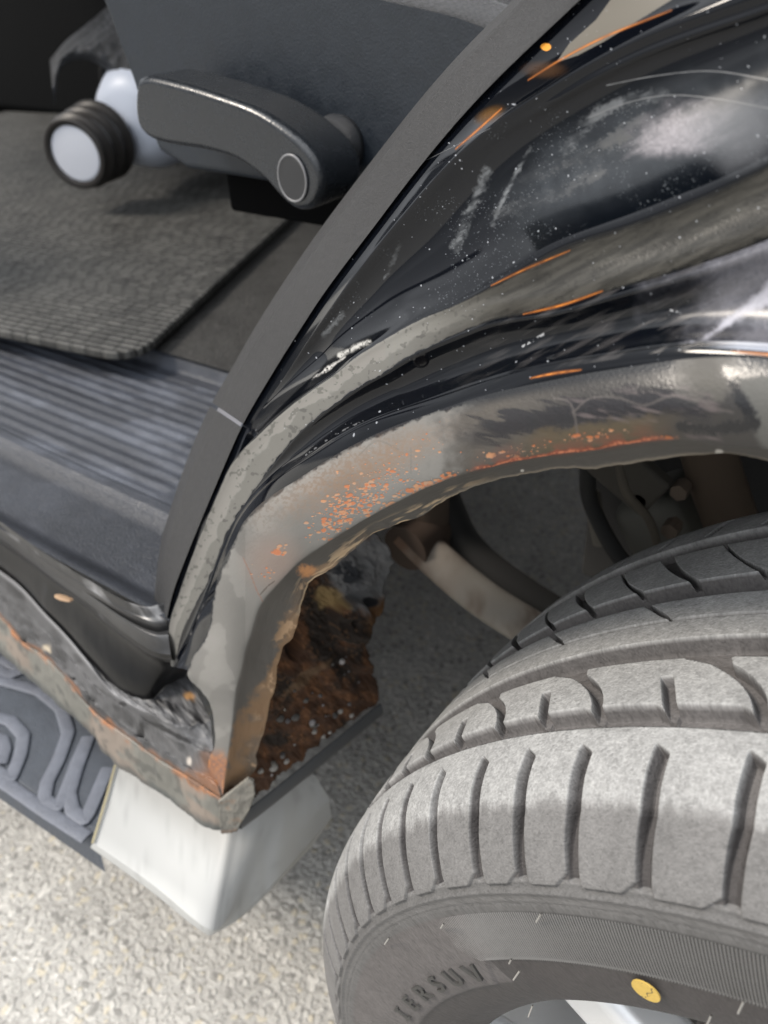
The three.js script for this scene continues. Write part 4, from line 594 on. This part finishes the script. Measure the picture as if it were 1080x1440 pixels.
// ---- seat with its release lever
const seat = group('seat', car); tag(seat, 'dark seat base with grey release lever');
{
  const Z = -0.2, poly = (z, ...n) => pairs(...n).map(([x, y]) => { const p = onZ(x, y, z); return new THREE.Vector2(p.x, p.y); });
  const s = new THREE.Shape(poly(Z, 120, -60, 150, 0, 172, 60, 190, 108, 206, 160, 226, 205, 262, 228, 330, 238, 420, 252, 500, 275, 600, 330, 900, 330, 900, 70, 697, 40, 640, 22, 545, 0, 420, -22, 300, -60));
  const g = new THREE.ExtrudeGeometry(s, { depth: 0.03, bevelEnabled: true, bevelThickness: 0.006, bevelSize: 0.006, bevelSegments: 4, steps: 1 }); g.translate(0, 0, Z - 0.036);
  mesh('side_trim', g, plastic(0.010, 0.0145, 0.021, 0.5, 0.0002, 600), seat);
  const lm = plastic(0.05, 0.051, 0.053, 0.42, 0.0012, 300);
  const a = onZ(480, -14, Z), b = onZ(545, 2, Z), c = onZ(640, 24, Z), d = onZ(697, 45, Z), e = onZ(900, 120, Z);
  mesh('piping', bar([a, b, c, d, e].map((p) => V3(p.x, p.y + 0.004, p.z - 0.008)), 0.009, 0.009, V3(0, 1, 0), 14, 40), plastic(0.16, 0.165, 0.175, 0.28, 0.0006, 500), seat);
  const cush = gridGeo(60, 30, (u, v) => { const x = lerp(-0.9, 0.1, u), z = lerp(Z - 0.012, Z - 0.5, v), yb = lerp(a.y, d.y, clamp((x - a.x) / (d.x - a.x), -2, 3)); return V3(x, yb + 0.004 + 0.03 * Math.sqrt(ss(0, 0.5, v)) , z); }, (u, v, p) => [p.x * 2, p.z * 2]); mesh('cushion', cush, lm, seat);
  mesh('seat_underside', box(-0.70, 0.1, 0.71, 0.745, -0.75, Z - 0.04), new THREE.MeshPhysicalMaterial({ color: lin(0.002, 0.002, 0.0022), roughness: 0.95, specularIntensity: 0.2 }), seat);
  mesh('seat_frame', box(-0.58, 0.1, 0.535, 0.72, -0.72, -0.46), new THREE.MeshPhysicalMaterial({ color: lin(0.002, 0.002, 0.0022), roughness: 0.95, specularIntensity: 0.2 }), seat);
  // lever
  const ZL = -0.14, ls = new THREE.Shape(new THREE.SplineCurve(poly(ZL, 199, 121, 214, 118, 263, 130, 313, 146, 353, 161, 387, 181, 420, 207, 440, 233, 445, 258, 436, 280, 422, 286, 408, 280, 392, 264, 376, 246, 356, 230, 330, 214, 290, 202, 240, 194, 212, 186, 199, 172, 196, 145, 199, 121)).getPoints(120));
  const lg = new THREE.ExtrudeGeometry(ls, { depth: 0.03, bevelEnabled: true, bevelThickness: 0.007, bevelSize: 0.005, bevelSegments: 8, curveSegments: 12 }); lg.translate(0, 0, ZL - 0.036);
  const grey = plastic(0.015, 0.0175, 0.021, 0.24, 0.0001, 900); mesh('release_lever', lg, grey, seat);
  const ring = onZ(411, 251, ZL + 0.002), rg = new THREE.CylinderGeometry(0.0125, 0.013, 0.003, 48); rg.rotateX(Math.PI / 2); rg.scale(0.9, 1.08, 1); rg.translate(ring.x, ring.y, ring.z - 0.001); mesh('lever_cap', rg, plastic(0.03, 0.031, 0.033, 0.45, 0.0002, 900), seat);
  const tg = new THREE.TorusGeometry(0.0132, 0.0009, 10, 60); tg.scale(0.9, 1.08, 1); tg.translate(ring.x, ring.y, ring.z); mesh('cap_ring', tg, std({ color: lin(0.16, 0.16, 0.165), roughness: 0.35 }), seat);
  const h0 = onZ(476, 205, Z + 0.004), hp = [[0.0, -0.006], [0.019, -0.006], [0.0205, 0.002], [0.019, 0.012], [0.013, 0.016], [0.012, 0.045], [0, 0.045]].map(([r, y]) => new THREE.Vector2(r, y)), hg = new THREE.LatheGeometry(hp, 48); hg.rotateX(Math.PI / 2); hg.translate(h0.x, h0.y, h0.z); mesh('lever_hub', hg, plastic(0.03, 0.032, 0.036, 0.35, 0.0002, 900), seat);
}

// ---------------------------------------------------------------- things lying in the car
{
  const Y = 0.556, c0 = onY(0, 462, Y), c1 = onY(188, 500, Y), c2 = onY(412, 296, Y), far = c2.clone().sub(c1), along = c0.clone().sub(c1).normalize(), c3 = c1.clone().addScaledVector(far, 2.2), l1 = c1.clone().addScaledVector(along, 1.2), l3 = c3.clone().addScaledVector(along, 1.2);
  const P = (p) => new THREE.Vector2(p.x, -p.z), e1 = c1.clone().addScaledVector(along, 0.05), e2 = c1.clone().addScaledVector(far.clone().normalize(), 0.05);
  const s = new THREE.Shape(); s.moveTo(P(l1).x, P(l1).y); s.lineTo(P(e1).x, P(e1).y); s.quadraticCurveTo(P(c1).x, P(c1).y, P(e2).x, P(e2).y); s.lineTo(P(c3).x, P(c3).y); s.lineTo(P(l3).x, P(l3).y); s.closePath();
  const g = new THREE.ExtrudeGeometry(s, { depth: 0.005, bevelEnabled: true, bevelThickness: 0.0025, bevelSize: 0.003, bevelSegments: 4, curveSegments: 24 }); g.rotateX(-Math.PI / 2); g.translate(0, Y - 0.008, 0);
  const p = g.attributes.position, uv = g.attributes.uv, ang = Math.atan2(along.z, along.x), co = Math.cos(ang), si = Math.sin(ang); for (let i = 0; i < uv.count; i++) uv.setXY(i, (p.getX(i) * co + p.getZ(i) * si) / 0.2, (-p.getX(i) * si + p.getZ(i) * co) / 0.2);
  const m = maps(1024, 1024, (u, v) => { const rows = 18, R = v * rows, r = Math.floor(R), f = R - r, U = u * 9 + lat(r, 5) * 9, q = U - Math.floor(U), j = lat(r, Math.floor(U % 9)), bump = Math.pow(Math.max(0, Math.sin(f * Math.PI)), 0.6) * (0.6 + 0.4 * ss(0, 0.2, q) * ss(1, 0.7, q)), n = fbm(u * 90, v * 90, 3), d = fbm(u * 6, v * 6 + 2, 3); const k = 0.011 + 0.066 * bump * (0.05 + 0.5 * n + 0.65 * j) + 0.05 * (d - 0.4); return [k, k * 0.99, k * 0.92, 0.8 - 0.25 * bump, (0.4 + 0.45 * j) * bump + 0.2 * n]; }, true);  // raised dashes painted brighter, as highlights
  tag(mesh('floor_mat', g, std({ ...m, roughness: 1, bumpScale: 0.006 })), 'grey woven rubber floor mat with rounded corner beside the entry plate', 'floor mat');
}
{
  // white tube with a ribbed black collar, lying in a dark cloth sleeve on the mat
  const dist = (u, v, t) => sight(u, v).multiplyScalar(t).add(EYE);
  const T = 1.28, a = dist(112, 212, T), b = dist(165, 120, T + 0.02), ax = V3().subVectors(a, b).normalize().addScaledVector(FW, -0.9).normalize();
  const tube = group('bottle', scene); tag(tube, 'white bottle with ribbed black collar lying on the floor mat below the seat', 'bottle');
  const lathe = (pts, org) => { const l = new THREE.LatheGeometry(pts.map(([r, y]) => new THREE.Vector2(r, y)), 64); l.applyQuaternion(new THREE.Quaternion().setFromUnitVectors(V3(0, 1, 0), ax)); l.translate(org.x, org.y, org.z); return l; };
  const o = dist(107, 216, T);
  const rb = []; for (let k = 0; k <= 40; k++) { const y = -0.075 + 0.08 * k / 40; rb.push([0.052 + 0.006 * (1 - k / 40) + 0.0035 * Math.sin(k / 40 * Math.PI * 6), y]); } rb.push([0.047, 0.006], [0.042, 0.003]);
  mesh('collar', lathe(rb, o), std({ color: lin(0.025, 0.023, 0.022), roughness: 0.4, side: THREE.DoubleSide }), tube);
  mesh('end_disc', lathe([[0, 0.0035], [0.038, 0.003], [0.042, 0.001]], o), std({ color: lin(0.62, 0.65, 0.72), roughness: 0.45, side: THREE.DoubleSide }), tube);
  mesh('bottle_body', lathe([[0, -0.05], [0.045, -0.055], [0.070, -0.075], [0.084, -0.11], [0.088, -0.16], [0.088, -0.36], [0, -0.37]], o.clone().addScaledVector(RT, 0.052).addScaledVector(DN, -0.03)), std({ color: lin(0.55, 0.6, 0.7), roughness: 0.4, side: THREE.DoubleSide }), tube);
  // sleeve
  const clothTop = sampler(pairs(70, 84, 92, 58, 122, 34, 152, 8)), clothLow = sampler(pairs(76, 150, 88, 92, 128, 86, 205, 150));
  const sl = group('cloth_sleeve', scene); tag(sl, 'dark speckled cloth sleeve wrapped round the white bottle under the seat', 'cloth sleeve');
  const so = o.clone().addScaledVector(RT, 0.05).addScaledVector(DN, -0.055);
  const sg = lathe([[0.098, -0.15], [0.104, -0.148], [0.108, -0.155], [0.11, -0.5], [0.06, -0.55]], so); paint(sg, (x, y, z) => { const n = fbm(x * 260, y * 260 + z * 120, 2), q = fbm(x * 40, y * 40 + z * 20), k = 0.035 + 0.06 * ss(0.55, 0.75, n) + 0.02 * (q - 0.5); return [k, k * 1.03, k * 1.1]; });
  const flapG = gridGeo(70, 40, (u, v) => { const [ax, ay] = clothTop(u), [bx, by] = clothLow(u), x = lerp(ax, bx, v), y = lerp(ay, by, v); return dist(x, y, T + 0.06 - 0.05 * Math.sin(v * 2.6) + 0.012 * fbm(x / 14, y / 14, 3)); });
  paint(flapG, (x, y, z) => { const n = fbm(x * 260, y * 260 + z * 120, 2), q = fbm(x * 60, y * 60 + z * 40), k = 0.03 + 0.05 * ss(0.5, 0.75, n) + 0.03 * (q - 0.5); return [k, k * 1.05, k * 1.14]; }); mesh('cloth_fold', flapG, std({ vertexColors: true, roughness: 0.85, side: THREE.DoubleSide }), sl);
  mesh('sleeve_fabric', sg, std({ vertexColors: true, roughness: 0.9, side: THREE.DoubleSide }), sl);
}

renderer.render(scene, camera);
